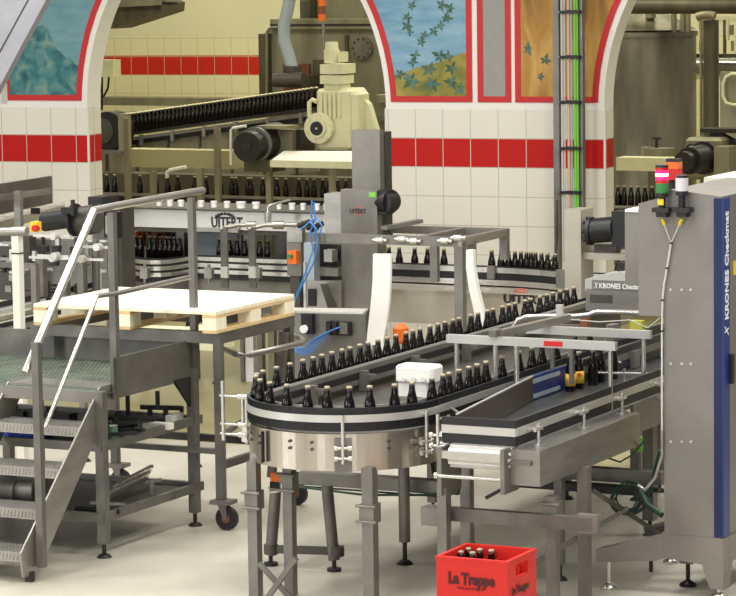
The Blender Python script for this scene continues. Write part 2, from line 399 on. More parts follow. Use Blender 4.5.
# ================================================================== U SHAPED BOTTLE CONVEYOR
XF, XN, CXu, CYu, RR = -.55, .53, -.01, -.10, .54
def upath(y0=5.6, y1=4.4, n=40):
    pts = [(XF, y0, -1, 0), (XF, CYu+.3, -1, 0)]
    for i in range(n+1):
        t = PI + PI*i/n; pts.append((CXu+RR*math.cos(t), CYu+RR*math.sin(t), math.cos(t), math.sin(t)))
    pts += [(XN, CYu+.3, 1, 0), (XN, y1, 1, 0)]; return pts
up_ = upath()
uc = thing('u_turn_conveyor', 'long U-shaped bottle conveyor with black guide rails and shiny round end skirt', 'conveyor', (CXu, CYu, 0))
P(MB().sweep(up_, -.045, .045, 1.03, BELT), 'belt', 'steel_dark', uc)
P(MB().sweep(up_, .035, .05, 1.125, 1.165), 'upper_guide_rail', 'rubber', uc)
P(MB().sweep(up_, .036, .056, 1.083, 1.125), 'rail_band', 'alu', uc)
P(MB().sweep(up_, .035, .05, 1.03, 1.083), 'lower_guide_rail', 'rubber', uc)
for z0, z1 in ((1.128, 1.162), (1.036, 1.08)):
    rb = MB()
    for i in range(110):
        t = PI*1.0 + PI*i/110*1.0; c, s_ = math.cos(t), math.sin(t); r = RR+.0495
        rb.bar((CXu+r*c, CYu+r*s_, z0), (CXu+r*c, CYu+r*s_, z1), .006, .006, (c, s_, 0))
    P(rb, 'rail_ribbing', 'black', uc)
inn = MB().sweep(up_, -.05, -.036, 1.12, 1.15).sweep(up_, -.05, -.036, 1.045, 1.075)
P(inn, 'inner_guide_rail', 'steel_matt', uc)
P(MB().sweep(up_, -.042, -.036, 1.151, 1.165), 'inner_rail_cap', 'alu', uc)
P(MB().sweep(up_, -.049, -.037, 1.075, 1.12), 'inner_rail_gap', 'black', uc)
# cover plate between lanes and the round skirt
arcp = [p for p in up_[2:-2]]
pl = MB(); pts = [(p[0]-p[2]*.05, p[1]-p[3]*.05, .985) for p in arcp] + [(XN-.05, 4.3, .985), (XF+.05, 4.3, .985)]
pl.poly(pts, (0, 0, .012)); P(pl, 'cover_plate', 'steel_dark', uc)
P(MB().sweep(arcp, .02, .045, .80, 1.015), 'round_skirt', 'steel_drum', uc)
P(MB().sweep([up_[0], up_[1]], .0, .03, .86, 1.02).sweep([up_[-2], up_[-1]], .0, .03, .84, 1.02), 'side_panel', 'steel_dark', uc)
for deg in (205, 222, 236, 262, 276, 320, 338):
    t = math.radians(deg); c, s_ = math.cos(t), math.sin(t)
    for z in (.965, .925): P(MB().cyl((CXu+(RR+.044)*c, CYu+(RR+.044)*s_, z), (CXu+(RR+.056)*c, CYu+(RR+.056)*s_, z), .009, 8), 'skirt_bolt', 'steel_dark', uc)
P(MB().box(-.30, -.292, CYu-.545, CYu-.52, .82, 1.0), 'skirt_joint', 'black', uc)
# rail brackets on the skirt
def rail_bracket(x, y, nx, ny, z0, z1, parent, knobs=True):
    r = MB().cyl((x, y, z0), (x, y, z1), .011, 10)
    for z in (z0+.03, z0+.09):
        r.cyl((x-ny*.045, y+nx*.045, z), (x+ny*.045, y-nx*.045, z), .008, 8); r.cyl((x-ny*.05, y+nx*.05, z), (x-ny*.032, y+nx*.032, z), .016, 8); r.cyl((x+ny*.05, y-nx*.05, z), (x+ny*.032, y-nx*.032, z), .016, 8)
    r.cyl((x, y, z1-.03), (x-nx*.06, y-ny*.06, z1-.03), .008, 8)
    return P(r, 'rail_bracket', 'steel_bright', parent)
for deg in (192, 294, 343):
    t = math.radians(deg); c, s_ = math.cos(t), math.sin(t)
    rail_bracket(CXu+(RR+.085)*c, CYu+(RR+.085)*s_, c, s_, .85, 1.13, uc)
t = math.radians(294); c, s_ = math.cos(t), math.sin(t)
P(MB().bar((CXu+(RR+.06)*c, CYu+(RR+.06)*s_, .80), (CXu+(RR+.06)*c, CYu+(RR+.06)*s_, .99), .10, .01, (c, s_, 0)), 'mounting_plate', 'steel_matt', uc)
# sensor posts standing left of the skirt
sp = MB()
for px in (222, 240):
    q = W(px, 392, 1.1); 
sxa, sxb = onY(223, 410, -.12).x, onY(243, 420, -.12).x
for dx in (sxa, sxb):
    sp.cyl((dx, -.12, .84), (dx, -.12, 1.20 if dx == sxa else 1.13), .013, 8)
for z in (.88, .94, 1.17 if False else 1.11):
    sp.cyl((sxa-.02, -.12, z), (sxb+.09, -.12, z), .007, 8); sp.cyl((sxb-.03, -.12, z), (sxb+.03, -.12, z), .017, 8)
P(sp, 'sensor_holder', 'steel_bright', uc)
# inner clamps on the far lane, seen behind the near bottles
for y in (.35, 1.05, 1.8, 2.6, 3.4):
    k = MB().box(XF+.05, XF+.10, y-.02, y+.02, 1.0, 1.13).box(XF+.04, XF+.16, y-.01, y+.01, 1.09, 1.11)
    P(k, 'clamp', 'steel_matt', uc)
    k = MB().cyl((XN-.11, y, 1.0), (XN-.11, y, 1.15), .012, 8).cyl((XN-.17, y, 1.12), (XN-.04, y, 1.12), .009, 8)
    P(k, 'clamp', 'alu', uc)
def leg(x, y, ztop, w, parent, clampz=None, m='steel_matt', foot=False, name='leg'):
    w *= .80
    zb = .09 if foot else 0
    l = P(MB().box(x-w/2, x+w/2, y-w/2, y+w/2, zb, ztop), name, m, parent)
    if clampz:
        cc = MB().box(x-w/2-.012, x+w/2+.012, y-w/2-.012, y+w/2+.012, clampz, clampz+.11)
        for z in (clampz+.01, clampz+.10): cc.cyl((x-w/2-.03, y-w/2-.02, z), (x+w/2+.03, y-w/2-.02, z), .009, 8)
        o = cc.build('leg_clamp', m); o.parent = l; g = Vector(parent.location); o.data.transform(Matrix.Translation(-g))
    if foot:
        o = MB().cyl((x, y, .02), (x, y, .1), .012, 8).cyl((x, y, 0), (x, y, .022), .05, 14, .03).build('foot', 'dark'); o.parent = l; o.data.transform(Matrix.Translation(-Vector(parent.location)))
    return l
leg(-.42, -.52, .80, .075, uc, .52)
leg(-.24, -.42, .84, .07, uc, .62)
leg(.35, -.55, .82, .085, uc, .50)
P(MB().tube([(-.42, -.52, .78), (-.41, -.52, .82), (-.36, -.50, .84), (-.34, -.49, .90)], .035, 10), 'leg_neck', 'steel_matt', uc)
P(MB().bar(onY(259, 563, -.58), onY(292, 600, -.50), .03), 'brace', 'steel_matt', uc); P(MB().bar(onY(296, 558, -.64), onY(266, 600, -.64), .03), 'brace', 'steel_matt', uc)
q = W(405, 564, 0)
P(MB().cyl((q.x, q.y, .14), (q.x, q.y, .86), .036, 14), 'round_leg', 'steel_matt', uc)
P(MB().cyl((q.x, q.y, .02), (q.x, q.y, .15), .014, 10).cyl((q.x, q.y, 0), (q.x, q.y, .025), .055, 16, .03), 'foot', 'dark', uc)
q2 = W(446, 553, 0)
P(MB().cyl((q2.x, q2.y, .14), (q2.x, q2.y, .86), .036, 14), 'round_leg', 'steel_matt', uc)
P(MB().cyl((q2.x, q2.y, .02), (q2.x, q2.y, .15), .014, 10).cyl((q2.x, q2.y, 0), (q2.x, q2.y, .025), .055, 16, .03), 'foot', 'dark', uc)
for y in (2.2, 3.6):
    leg(XN, y, .86, .07, uc, foot=True); leg(XF, y, .86, .07, uc, foot=True)

# slanting round-legged trestle under the U-turn
ts = thing('trestle', 'low trestle with two slanting round steel legs under the round end of the conveyor', 'trestle', (-.2, .25, 0))
a1, a2 = onY(276, 487, .3), onY(268, 588, .3); b1, b2 = onY(327, 486, .3), onY(336, 580, .3)
for a, b in ((a1, a2), (b1, b2)):
    b = a + (b-a)*((a.z-.07)/(a.z-b.z))
    P(MB().cyl(a, b, .036, 14), 'leg', 'frame_grey', ts); P(MB().cyl(b, (b.x, b.y, 0), .014, 8).cyl((b.x, b.y, 0), (b.x, b.y, .02), .045, 14), 'foot', 'dark', ts)
ca, cb = onY(271, 549, .3), onY(337, 551, .3); P(MB().bar(ca, cb, .02, .05).cyl(ca-Vector((0, 0, .03)), ca+Vector((0, 0, .03)), .045, 12).cyl(cb-Vector((0, 0, .03)), cb+Vector((0, 0, .03)), .045, 12), 'crossbar', 'steel_dark', ts)
# cable tray beneath
ct = thing('cable_tray', 'dull steel cable tray with green cables running under the round conveyor end', 'cable tray', (0, .75, .7))
a, b = onY(298, 482, .75), onY(436, 484, .75)
zt = (a.z+b.z)/2
P(MB().box(a.x, b.x+.1, .75, .85, zt-.04, zt+.04), 'channel', 'steel_matt', ct)
P(MB().box(a.x, b.x+.1, .86, 1.0, zt-.055, zt-.045).box(a.x, b.x+.1, .74, .75, zt-.055, zt-.045), 'tray_mesh', 'dark', ct)
P(MB().tube([(a.x, .73, zt-.05), ((a.x+b.x)/2, .72, zt-.07), (b.x, .73, zt-.04), (b.x+.2, .9, zt+.05)], .008), 'cable', 'greencable', ct)
tag(MB().tube([(0.62, .5, .88), (.56, .3, .78), (.52, .22, .70), (.44, .22, .64), (.36, .3, .63), (.30, .4, .68), (.29, .5, .8)], .014, 8).build('hose', 'steel_dark'), 'thin grey hose looping under the conveyor between its round leg and the infeed leg', 'hose')
# red/white limit switch hanging by leg
q = onY(275, 480, -.45); lsw = thing('limit_switch', 'small orange and black switch hanging under the skirt beside the front left leg', 'switch', q)
P(MB().box(q.x-.03, q.x+.03, q.y, q.y+.04, q.z-.01, q.z+.04), 'switch_head', 'orange', lsw)
P(MB().box(q.x-.035, q.x+.05, q.y, q.y+.05, q.z-.05, q.z-.012), 'switch_body', 'black', lsw)
P(MB().tube([(q.x-.04, q.y-.01, q.z-.04), (q.x-.03, q.y-.01, q.z-.075), (q.x+.05, q.y-.01, q.z-.06), (q.x+.05, q.y-.01, q.z-.02)], .006), 'wire_guard', 'alu', lsw)

# bottles on it
far_px = [276.5, 290, 303, 313, 322, 332, 342, 350, 360, 368, 378, 387, 396, 406, 413, 420, 430, 438, 445, 453, 459, 471, 478, 487.5, 493, 502.6, 509, 515, 525, 530.5, 540, 547, 553, 560, 567, 574]
for px in far_px:
    q = onX(px, 340, XF)
    # iterate so the cap of a bottle at this spot is seen at px
    for it in range(4):
        t = (q - CAM); zc = 1.27
        y = q.y; 
        pc = Vector((XF, y, zc)) - CAM; pxx = 368 + F*pc.dot(rt)/pc.dot(fw); q.y += (px-pxx)/72.0
    bottle(XF, q.y, BELT, 'dark brown beer bottle in the long far lane of the U-shaped conveyor', 'bottles in the far lane of the U-shaped conveyor')
near_px = [432, 443, 449, 459, 469, 477, 486, 502, 519, 532, 542, 556, 575, 590]
for px in near_px:
    y = 1.0
    for it in range(6):
        pc = Vector((XN, y, 1.27)) - CAM; y += (px - (368 + F*pc.dot(rt)/pc.dot(fw)))/74.0
    bottle(XN, y, BELT, 'dark brown beer bottle in the near lane of the U-shaped conveyor, beyond the canister', 'bottles in the near lane of the U-shaped conveyor')
arc_px = [253, 260, 269.5, 286.5, 307.5, 327.5, 350, 370, 395, 412]
for px in arc_px + [-263, -257]:
    best = None
    for i in range(200):
        t = PI + PI*i/200; x, y = CXu+RR*math.cos(t), CYu+RR*math.sin(t)
        front = (x-CXu)*fw.x + (y-CYu)*fw.y < 0
        if (px > 0) != front: continue
        pc = Vector((x, y, 1.27)) - CAM; e = abs(abs(px) - (368 + F*pc.dot(rt)/pc.dot(fw)))
        if best is None or e < best[0]: best = (e, x, y)
    bottle(best[1], best[2], BELT, 'dark brown beer bottle on the rounded end of the U-shaped conveyor', 'bottles on the rounded end of the U-shaped conveyor')

# white canister between the lanes
wc = thing('white_canister', 'white plastic boxy canister with rounded lid between the conveyor lanes', 'canister', (.27, .35, .997))
o = P(FB(397, 429, 371, 400, .33, .12), 'body', 'white', wc); o.modifiers.new('b', 'BEVEL').width = .02
o = P(FB(395, 433, 366, 384, .31, .15), 'lid', 'white', wc); o.modifiers.new('b', 'BEVEL').width = .015
kb = MB()
for px in (404, 414, 424): q = onY(px, 379, .31); kb.cyl(q, q-Vector((0, .012, 0)), .014, 12)
P(kb, 'screw_caps', 'offwhite', wc)

# ================================================================== REJECT CONVEYOR
RX0, RX1, RY0 = .86, 1.30, -.62
rc = thing('reject_conveyor', 'short conveyor with white link chain and black side rails in front of the bottle lanes', 'conveyor', (1.1, -.5, 0))
P(MB().poly([(RX0, RY0+.05, .985), (RX1-.03, RY0+.05, .985), (RX1-.03, 3.4, .985), (.62, 3.4, .985), (.62, 1.1, .985)], (0, 0, -.02)), 'belt', 'belt_shiny', rc)
ch = MB()
n = 34
for i in range(n):
    x = RX0+.02 + (RX1-.06-RX0)*i/n
    for k in range(7):
        t = -PI*.55 + k*PI*1.1/6
        ch.bar((x, RY0+.06-.055*math.cos(t), .925+.055*math.sin(t)), (x+.008, RY0+.06-.055*math.cos(t), .925+.055*math.sin(t)), .012, .03, (0, -math.cos(t), math.sin(t)))
ch.cyl((RX0+.01, RY0+.06, .925), (RX1-.05, RY0+.06, .925), .05, 18)
P(ch, 'link_chain', 'white', rc)
P(MB().box(RX0-.02, RX1-.05, RY0-.015, RY0-.005, .915, .958), 'front_plate', 'steel_bright', rc)
# rails: front cross piece, right side run, in black / silver / black
for z0, z1, m, d in ((1.10, 1.145, 'rubber', 0), (1.055, 1.10, 'alu', .006), (1.0, 1.055, 'rubber', 0)):
    P(MB().box(RX0-.03, RX1-.02, RY0+.03-d, RY0+.045, z0, z1), 'front_rail', m, rc)
    P(MB().box(RX1-.035, RX1-.02+d, RY0+.045, 3.4, z0, z1), 'side_rail', m, rc)
for z0, z1, m in ((1.10, 1.145, 'rubber'), (1.055, 1.10, 'steel_matt'), (1.0, 1.055, 'rubber')):
    P(MB().box(.655, .67, 1.92, 3.4, z0, z1), 'inner_side_rail', m, rc)
P(MB().poly([(.90, RY0+.08, .99), (.90, RY0+.08, 1.15), (.645, 1.12, 1.135), (.645, 1.12, .99)], (.006, .001, 0)), 'guard_plate', 'guard_brown', rc)
P(MB().bar((.90, RY0+.08, 1.154), (.645, 1.12, 1.139), .014, .008), 'guard_edge', 'alu', rc)
gu = P(MB().box(.625, .645, 1.10, 1.66, .99, 1.135), 'blue_guard', 'blue', rc)
for z_ in (1.0, 1.092): P(MB().box(.645, .647, 1.12, 1.56, z_, z_+.026), 'guard_stripe', 'cable_blue', rc)
# drive cover box on the right with its end bracket
P(MB().box(1.25, 1.43, RY0+.02, .92, .785, .983), 'drive_cover', 'steel', rc)
P(MB().box(1.225, 1.25, RY0-.06, RY0+.14, .74, .99).box(1.25, 1.38, RY0, RY0+.015, .90, .925), 'end_bracket', 'steel_matt', rc)
P(MB().box(RX0-.04, RX0-.015, RY0-.02, RY0+.25, .70, .975), 'end_bracket', 'steel_matt', rc)
P(MB().cyl((RX0-.04, RY0-.02, .815), (1.22, RY0-.02, .815), .011, 10).cyl((RX0-.055, RY0-.02, .815), (RX0-.035, RY0-.02, .815), .018, 10), 'tie_rod', 'steel_bright', rc)
P(MB().bar((1.24, RY0+.05, .78), (1.10, RY0+.02, .70), .02), 'handle', 'black', rc)
for y in (-.42, .25, .85, 1.5):
    r = MB().cyl((1.345, y, .985), (1.345, y, 1.11), .011, 8).cyl((1.26, y, 1.078), (1.345, y, 1.078), .008, 8).cyl((1.30, y-.03, 1.078), (1.30, y+.03, 1.078), .010, 8).cyl((1.345, y-.05, 1.078), (1.345, y+.05, 1.078), .012, 8).cyl((1.345, y, .985), (1.345, y, .995), .04, 12)
    P(r, 'rail_bracket', 'steel_bright', rc)
rail_bracket(RX0-.07, RY0+.06, 0, -1, .94, 1.15, rc); rail_bracket(RX0-.03, RY0+.12, 0, -1, .94, 1.14, rc)
P(MB().cyl((XN+.09, -.02, 1.105), (XN+.30, -.3, 1.105), .008, 8), 'cross_rod', 'steel_bright', rc)
# side plate under the long run near the cabinet
P(MB().box(1.26, 1.28, 1.2, 3.0, .80, .985), 'side_plate', 'steel_matt', rc)
P(MB().box(RX0-.01, RX0+.01, -.3, 3.2, .80, .96), 'side_plate', 'steel_matt', rc)
# legs and frame
leg(.83, -.58, .74, .07, rc); leg(.82, -.24, .84, .075, rc)
leg(1.42, -.40, .70, .075, rc, .56); leg(1.44, .02, .80, .075, rc)
P(FB(440, 592, 513, 526, -.50, .05), 'crossbar', 'frame_grey', rc)
P(FB(421, 441, 508, 526, -.56, .10), 'crossbar_clamp', 'steel_matt', rc)
P(FB(577, 597, 515, 534, -.50, .05), 'crossbar_clamp', 'steel_matt', rc)
P(MB().bar(onY(464, 535, -.1), onY(480, 552, -.1), .025), 'brace', 'frame_grey', rc); P(MB().bar(onY(577, 538, .1), onY(536, 562, .1), .03), 'brace', 'frame_grey', rc)
tag(MB().bar(onY(592, 490, .5), onY(663, 536, .9), .025).bar(onY(598, 526, .62), onY(628, 508, .68), .025).build('brace_cross', 'frame_grey'), 'thin crossing steel braces between the conveyor legs and the tall grey cabinet', 'brace')

for (xa_, xb_, py_, Y_) in ((597, 652, 373, 2.0), (604, 622, 351, 2.6), (604, 621, 362, 2.3)):
    a = onY(xa_, py_, Y_); b = onY(xb_, py_+.7, Y_); P(MB().cyl(a, b, .009, 8).cyl((a+b)/2-Vector((0, 0, .05)), (a+b)/2+Vector((0, 0, .03)), .009, 8), 'guide_rod', 'steel_bright', rc)
# labelled bottles standing on the reject conveyor by the blue guard
def labelled(x, y, lab):
    o = bottle(x, y, .985, lab, None)
    l = MB().lathe([(.0328, .035), (.0332, .035), (.0332, .112), (.0328, .112)], n=14).build('label', 'label', o)
    e = MB().cyl((.0305*math.cos(-1.1), .0305*math.sin(-1.1), .09), (.035*math.cos(-1.1), .035*math.sin(-1.1), .09), .014, 10).build('label_emblem', 'text_red', l)
    o.rotation_euler = (0, 0, 0); del_ = o
    if 'group' in o.keys(): del o['group']
labelled(.70, 1.74, 'beer bottle with yellow label beside the blue guard, the further right of the pair')
labelled(.70, 1.60, 'beer bottle with yellow label partly hidden behind the blue guard edge')
for i, (x, y) in enumerate(((.73, 1.90), (.72, 2.05), (.74, 2.22))):
    bottle(x, y, .985, 'unlabelled dark bottle on the short front conveyor behind the yellow-labelled bottles', 'unlabelled bottles on the short front conveyor')

# overhead clamp bars
ob = thing('guide_bar_bridge', 'long silver overhead bar with red sticker carrying thin guide rods, nearer of two', 'bar', (.75, .85, 1.3))
zb = 1.385
P(MB().box(.20, 1.31, .83, .87, zb-.022, zb+.028), 'crossbar', 'alu', ob)
P(MB().box(.85, .97, .828, .83, zb-.012, zb+.018), 'sticker', 'border_red', ob)
for x in (.26, .52, .66): P(MB().cyl((x, .85, 1.05), (x, .85, zb-.02), .016, 10), 'guide_rod', 'steel_bright', ob)
P(MB().cyl((1.27, .85, .99), (1.27, .85, zb-.02), .014, 10), 'guide_rod', 'steel_bright', ob)
P(MB().box(.50, .545, .80, .90, zb+.03, zb+.07), 'clamp_block', 'steel_matt', ob)
P(MB().bar((.54, .85, zb+.045), (.62, 1.75, zb+.045), .05, .045), 'arm', 'steel', ob)
o2 = thing('guide_bar_bridge', 'plain silver overhead bar ending beside the cabinet, further of two', 'bar', (.9, 1.5, 1.3))
P(MB().box(.45, 1.28, 1.48, 1.52, 1.355, 1.405), 'crossbar', 'alu', o2)
P(MB().cyl((1.23, 1.5, .99), (1.23, 1.5, 1.36), .014, 10), 'guide_rod', 'steel_bright', o2)
P(MB().cyl((.75, 1.5, 1.05), (.75, 1.5, 1.33), .016, 10).cyl((.62, 1.5, 1.05), (.62, 1.5, 1.33), .016, 10), 'guide_rod', 'steel_matt', o2)
hb = MB(); Y = 1.9
pp = [onY(x, y, Y) for x, y in ((512, 336), (513, 327), (518, 320), (526, 317), (545, 316), (575, 316), (588, 315), (596, 312), (620, 312), (642, 313))]
hb.tube(pp, .016, 8); tag(hb.build('bent_rail', 'steel_bright'), 'bright bent round handrail in front of the low inspection unit', 'handrail')
tag(MB().tube([onY(565, 319, 1.85), onY(600, 322, 1.85), onY(630, 320, 1.85), onY(648, 328, 1.85), onY(660, 318, 1.85)], .0035).build('thin_cable', 'cable_white'), 'thin pale cable drooping below the bent handrail', 'cable')
b3 = thing('clamp_post', 'small silver clamp post standing upright on the bent handrail', 'clamp', onY(559, 330, 1.85))
P(FB(556, 562, 305, 325, 1.87, .03), 'post', 'alu', b3)
P(FB(553, 578, 325, 334, 1.87, .04), 'foot_plate', 'steel_matt', b3)

# ================================================================== KRONES inspection unit over the far lane
ku = thing('inspection_unit', 'low grey inspection box lettered KRONES Checkmat left of the tall cabinet', 'machine', (.2, 3.6, 1.1))
YK = 3.0
P(FB(586, 650, 290, 312, YK, .5), 'housing', 'steel', ku)
a = onY(585, 291, YK); b = onY(585, 279, YK); c1 = onY(612, 273, YK); d1 = onY(622, 272, YK); e1 = onY(652, 283, YK); f1 = onY(652, 296, YK)
P(MB().poly([a, b, c1, d1, e1, f1], (0, .52, 0)), 'sloped_lid', 'alu', ku)
P(FB(592, 650, 281, 290, YK-.012, .01), 'name_strip', 'steel_matt', ku)
q = onY(599, 288, YK-.014); text_mesh('KRONES Checkmat', .048, 'lettering', 'text_white', ku, q, (R90, 0, 0), bold=.001, width=.335)
q = onY(594, 288.5, YK-.014); text_mesh('X', .06, 'logo_mark', 'text_white', ku, q, (R90, 0, 0), shear=.3, width=.03)
P(FB(590, 612, 295, 303, YK-.004, .004), 'type_plate', 'steel_dark', ku)
P(FB(617, 624, 263, 272, YK+.1, .03), 'top_knob', 'black', ku)
P(FB(606, 614, 325, 345, YK-.3, .1).box(.6, .7, YK-.3, YK-.2, .99, 1.1), 'support', 'steel_matt', ku)
tag(FB(630, 642, 321, 331, 2.4, .05).build('warning_plate', 'olive_yellow'), 'yellow-green plate below the low inspection unit', 'sign')
tag(FB(580, 587, 317, 331, 2.5, .06).build('sensor_block', 'brown'), 'small brown sensor block under the bent handrail', 'sensor')

# ================================================================== CABINET
kx0, kx1, ky = 1.77, 2.125, .43
cb_ = thing('control_cabinet', 'tall grey steel control cabinet with blue corner strip lettered KRONES Checkmat', 'cabinet', (1.95, .8, 0))
zt = onX(722, 195, 2.12).z
zt = 2.36
xl = onY(658, 250, ky).x
mb = MB(); mb.poly([(xl+.0, ky, .36), (xl, ky, zt-.10), (xl+.09, ky, zt+.02), (kx1, ky, zt), (kx1, ky, .36)], (0, 1.0, 0))
mb = MB(); x663 = onY(664, 400, ky).x; x638 = onY(638.5, 260, ky).x
z316 = onY(650, 316, ky).z; z203 = onY(639, 203.5, ky).z; z198 = onY(659, 198, ky).z; z189 = onY(671, 189.5, ky).z; z196 = onY(713, 196.5, ky).z; z182 = z189+.02
mb.poly([(x663, ky, .36), (x663, ky, z316), (x638, ky, z316), (x638, ky, z203), (onY(659, 198, ky).x, ky, z198), (onY(671, 189.5, ky).x, ky, z189), (kx1, ky, z196), (kx1, ky, .36)], (0, 1.0, 0))
P(mb, 'cabinet_body', 'cabinet_steel', cb_)
P(MB().box(kx1-.045, kx1+.004, ky-.006, ky+.0, .365, z196-.01), 'corner_strip', 'blue_dark', cb_)
P(MB().box(kx1, kx1+.012, ky-.006, ky+.10, .365, z196-.01), 'name_strip', 'blue', cb_)
text_mesh('KRONES Checkmat', .08, 'lettering', 'text_white', cb_, (kx1+.014, ky+.072, z196-.71), (R90, -R90, R90), bold=.002, width=.62)
text_mesh('X', .085, 'logo_mark', 'text_white', cb_, (kx1+.014, ky+.072, z196-.80), (R90, -R90, R90), bold=.001, shear=.4, width=.06)
q = onX(733, 270, kx1); P(MB().box(kx1, kx1+.006, q.y, q.y+.12, q.z-.03, q.z+.05), 'warning_label', 'yellow', cb_)
P(MB().box(kx1+.012, kx1+.035, ky+.08, ky+.12, 1.25, 1.42), 'door_latch', 'black', cb_)
scr = MB()
for yy in (290, 362, 440):
    for px in (671, 682, 691): q = onY(px, yy-.3+ (2 if yy > 300 else 0), ky); scr.cyl(q, q-Vector((0, .006, 0)), .008, 8)
P(scr, 'screws', 'alu', cb_)
# base: tapered leg castings and outrigger
ba = MB()
ba.poly([(x663-.002, ky-.01, .36), (kx1+.01, ky-.01, .36), (kx1+.01, ky-.01, .06), (kx1-.07, ky-.01, .06), (kx1-.12, ky-.01, .20), (x663-.002, ky-.01, .22)], (0, .10, 0))
P(ba, 'plinth', 'cabinet_steel', cb_); ba = MB()
ba.poly([(kx1+.011, ky+.088, .358), (kx1+.011, ky+1.0, .358), (kx1+.011, ky+1.0, .20), (kx1+.011, ky+.16, .20), (kx1+.011, ky+.10, .06), (kx1+.011, ky+.088, .06)], (-.08, 0, 0))
P(ba, 'plinth', 'cabinet_steel', cb_)
ot = Vector((1.375, .40, 0))
ba = MB(); ba.poly([(x663, ky-.01, .355), (ot.x-.03, ky-.01, .235), (ot.x-.03, ky-.01, .16), (x663-.05, ky-.01, .20), (x663, ky-.01, .22)], (0, .12, 0))
P(ba, 'outrigger', 'cabinet_steel', cb_)
ba = MB().bar((ot.x+.10, ky+.45, .27), (x663, ky+.6, .36), .10, .04); P(ba, 'outrigger', 'steel_dark', cb_)
def cfoot(x, y, zt, m): P(MB().cyl((x, y, .02), (x, y, zt), .013, 10).lathe([(.001, 0), (.052, 0), (.05, .015), (.02, .035), (.012, .04)], (x, y, 0)), 'levelling_foot', m, cb_)
q = W(608, 589, 0); cfoot(q.x, ky+.04, .2, 'steel_bright')
q = W(688, 586, 0); cfoot(q.x, q.y, .16, 'black'); P(MB().box(q.x-.04, q.x+.04, q.y-.04, q.y+.04, .14, .34), 'foot_block', 'steel_matt', cb_)
q = W(671, 563, 0); cfoot(q.x, q.y, .3, 'steel_bright')
cfoot(kx1-.03, ky+.03, .09, 'steel_bright')
P(MB().cyl((ot.x+.12, ky+.5, .02), (ot.x+.12, ky+.5, .26), .013, 8), 'levelling_foot', 'dark', cb_)
# small side box
jb = thing('junction_box', 'narrow grey box behind the upper left edge of the tall cabinet', 'box', onY(632, 260, 1.6))
P(FB(625, 639.5, 212, 285, 1.2, .22), 'housing', 'cabinet_steel', jb)
P(FB(625, 640, 209.5, 212, 1.19, .24), 'top_cover', 'white', jb)
tag(FG(704, 750, 178, 3.5, .6).build('white_hood', 'offwhite'), 'white sloping machine hood just behind the top of the tall cabinet', 'hood')
# stack lights
def beacon(px, ytop, ybot, segs, label, pole, yel):
    Yb = ky-.05; q = onY(px, ybot, Yb); s_ = 172.0; b = thing('stack_light', label, 'signal light', q)
    z = q.z; P(MB().box(q.x-.05, q.x+.05, Yb-.03, ky, z-.012, z+.012).box(q.x-.03, q.x+.03, Yb-.02, ky, z-.04, z-.012), 'bracket', 'dark', b)
    zz = onY(px, ytop, Yb).z; P(MB().cyl((q.x, Yb, z), (q.x, Yb, z+pole), .020, 10), 'pole', 'black', b)
    if yel: P(MB().box(q.x-.018, q.x+.018, Yb-.024, Yb-.02, z+.03, z+.065), 'yellow_tag', 'yellow', b)
    z += pole; P(MB().cyl((q.x, Yb, z), (q.x, Yb, z+.025), .036, 14), 'collar', 'dark', b); z += .025
    for m, h, nm in segs: P(MB().cyl((q.x, Yb, z), (q.x, Yb, z+h), .037, 18), nm, m, b); z += h
    P(MB().cyl((q.x, Yb, z), (q.x, Yb, z+.014), .038, 14), 'cap', 'dark', b)
    return q
qa = beacon(662, 163, 210, [('green', .055, 'green_lens'), ('red_dim', .018, 'lens_base'), ('red_lamp', .022, 'red_lens'), ('white_hot', .014, 'glowing_core'), ('red_lamp', .02, 'red_lens'), ('red_dim', .016, 'upper_lens')], 'lit red and green stack light at the upper left of the tall cabinet', .075, True)
qb = beacon(682, 173, 210, [('lilac', .075, 'clear_lens')], 'unlit pale stack light beside the lit red one', .085, False)
P(MB(), 'x', 'white', cb_) if False else None
ca_ = thing('lamp_cable', 'pale cable with two yellow plugs running down the front of the tall cabinet', 'cable', qa)
for q, ex in ((qa, 668), (qb, 677)):
    p0 = q + Vector((0, -.0, -.05)); j = onY(671, 243, ky-.015); top = p0; P(MB().cyl(p0, p0 + (j-p0)*.25, .010, 8), 'yellow_plug', 'yellow', ca_); P(MB().tube([p0 + (j-p0)*.25, j], .004, 6), 'branch', 'cable_white', ca_)
pts = [onY(x, y, ky-.015) for x, y in ((671, 243), (668, 262), (664, 285), (662.5, 300), (662, 330), (662, 380), (662, 430))]
P(MB().tube(pts, .0065, 8), 'main_cable', 'cable_white', ca_)
P(MB().tube([onY(662, 430, ky-.015), onY(662, 455, ky-.02), onY(655, 478, ky-.03), onY(645, 490, ky-.03), onY(638, 485, ky-.03)], .010, 8), 'conduit', 'steel', ca_)
for yy in (243, 268, 300, 331): q = onY(671 if yy == 243 else (667 if yy == 268 else 662.3), yy, ky-.015); P(MB().cyl(q-Vector((0, 0, .005)), q+Vector((0, 0, .005)), .0095, 8), 'cable_tie', 'dark', ca_)
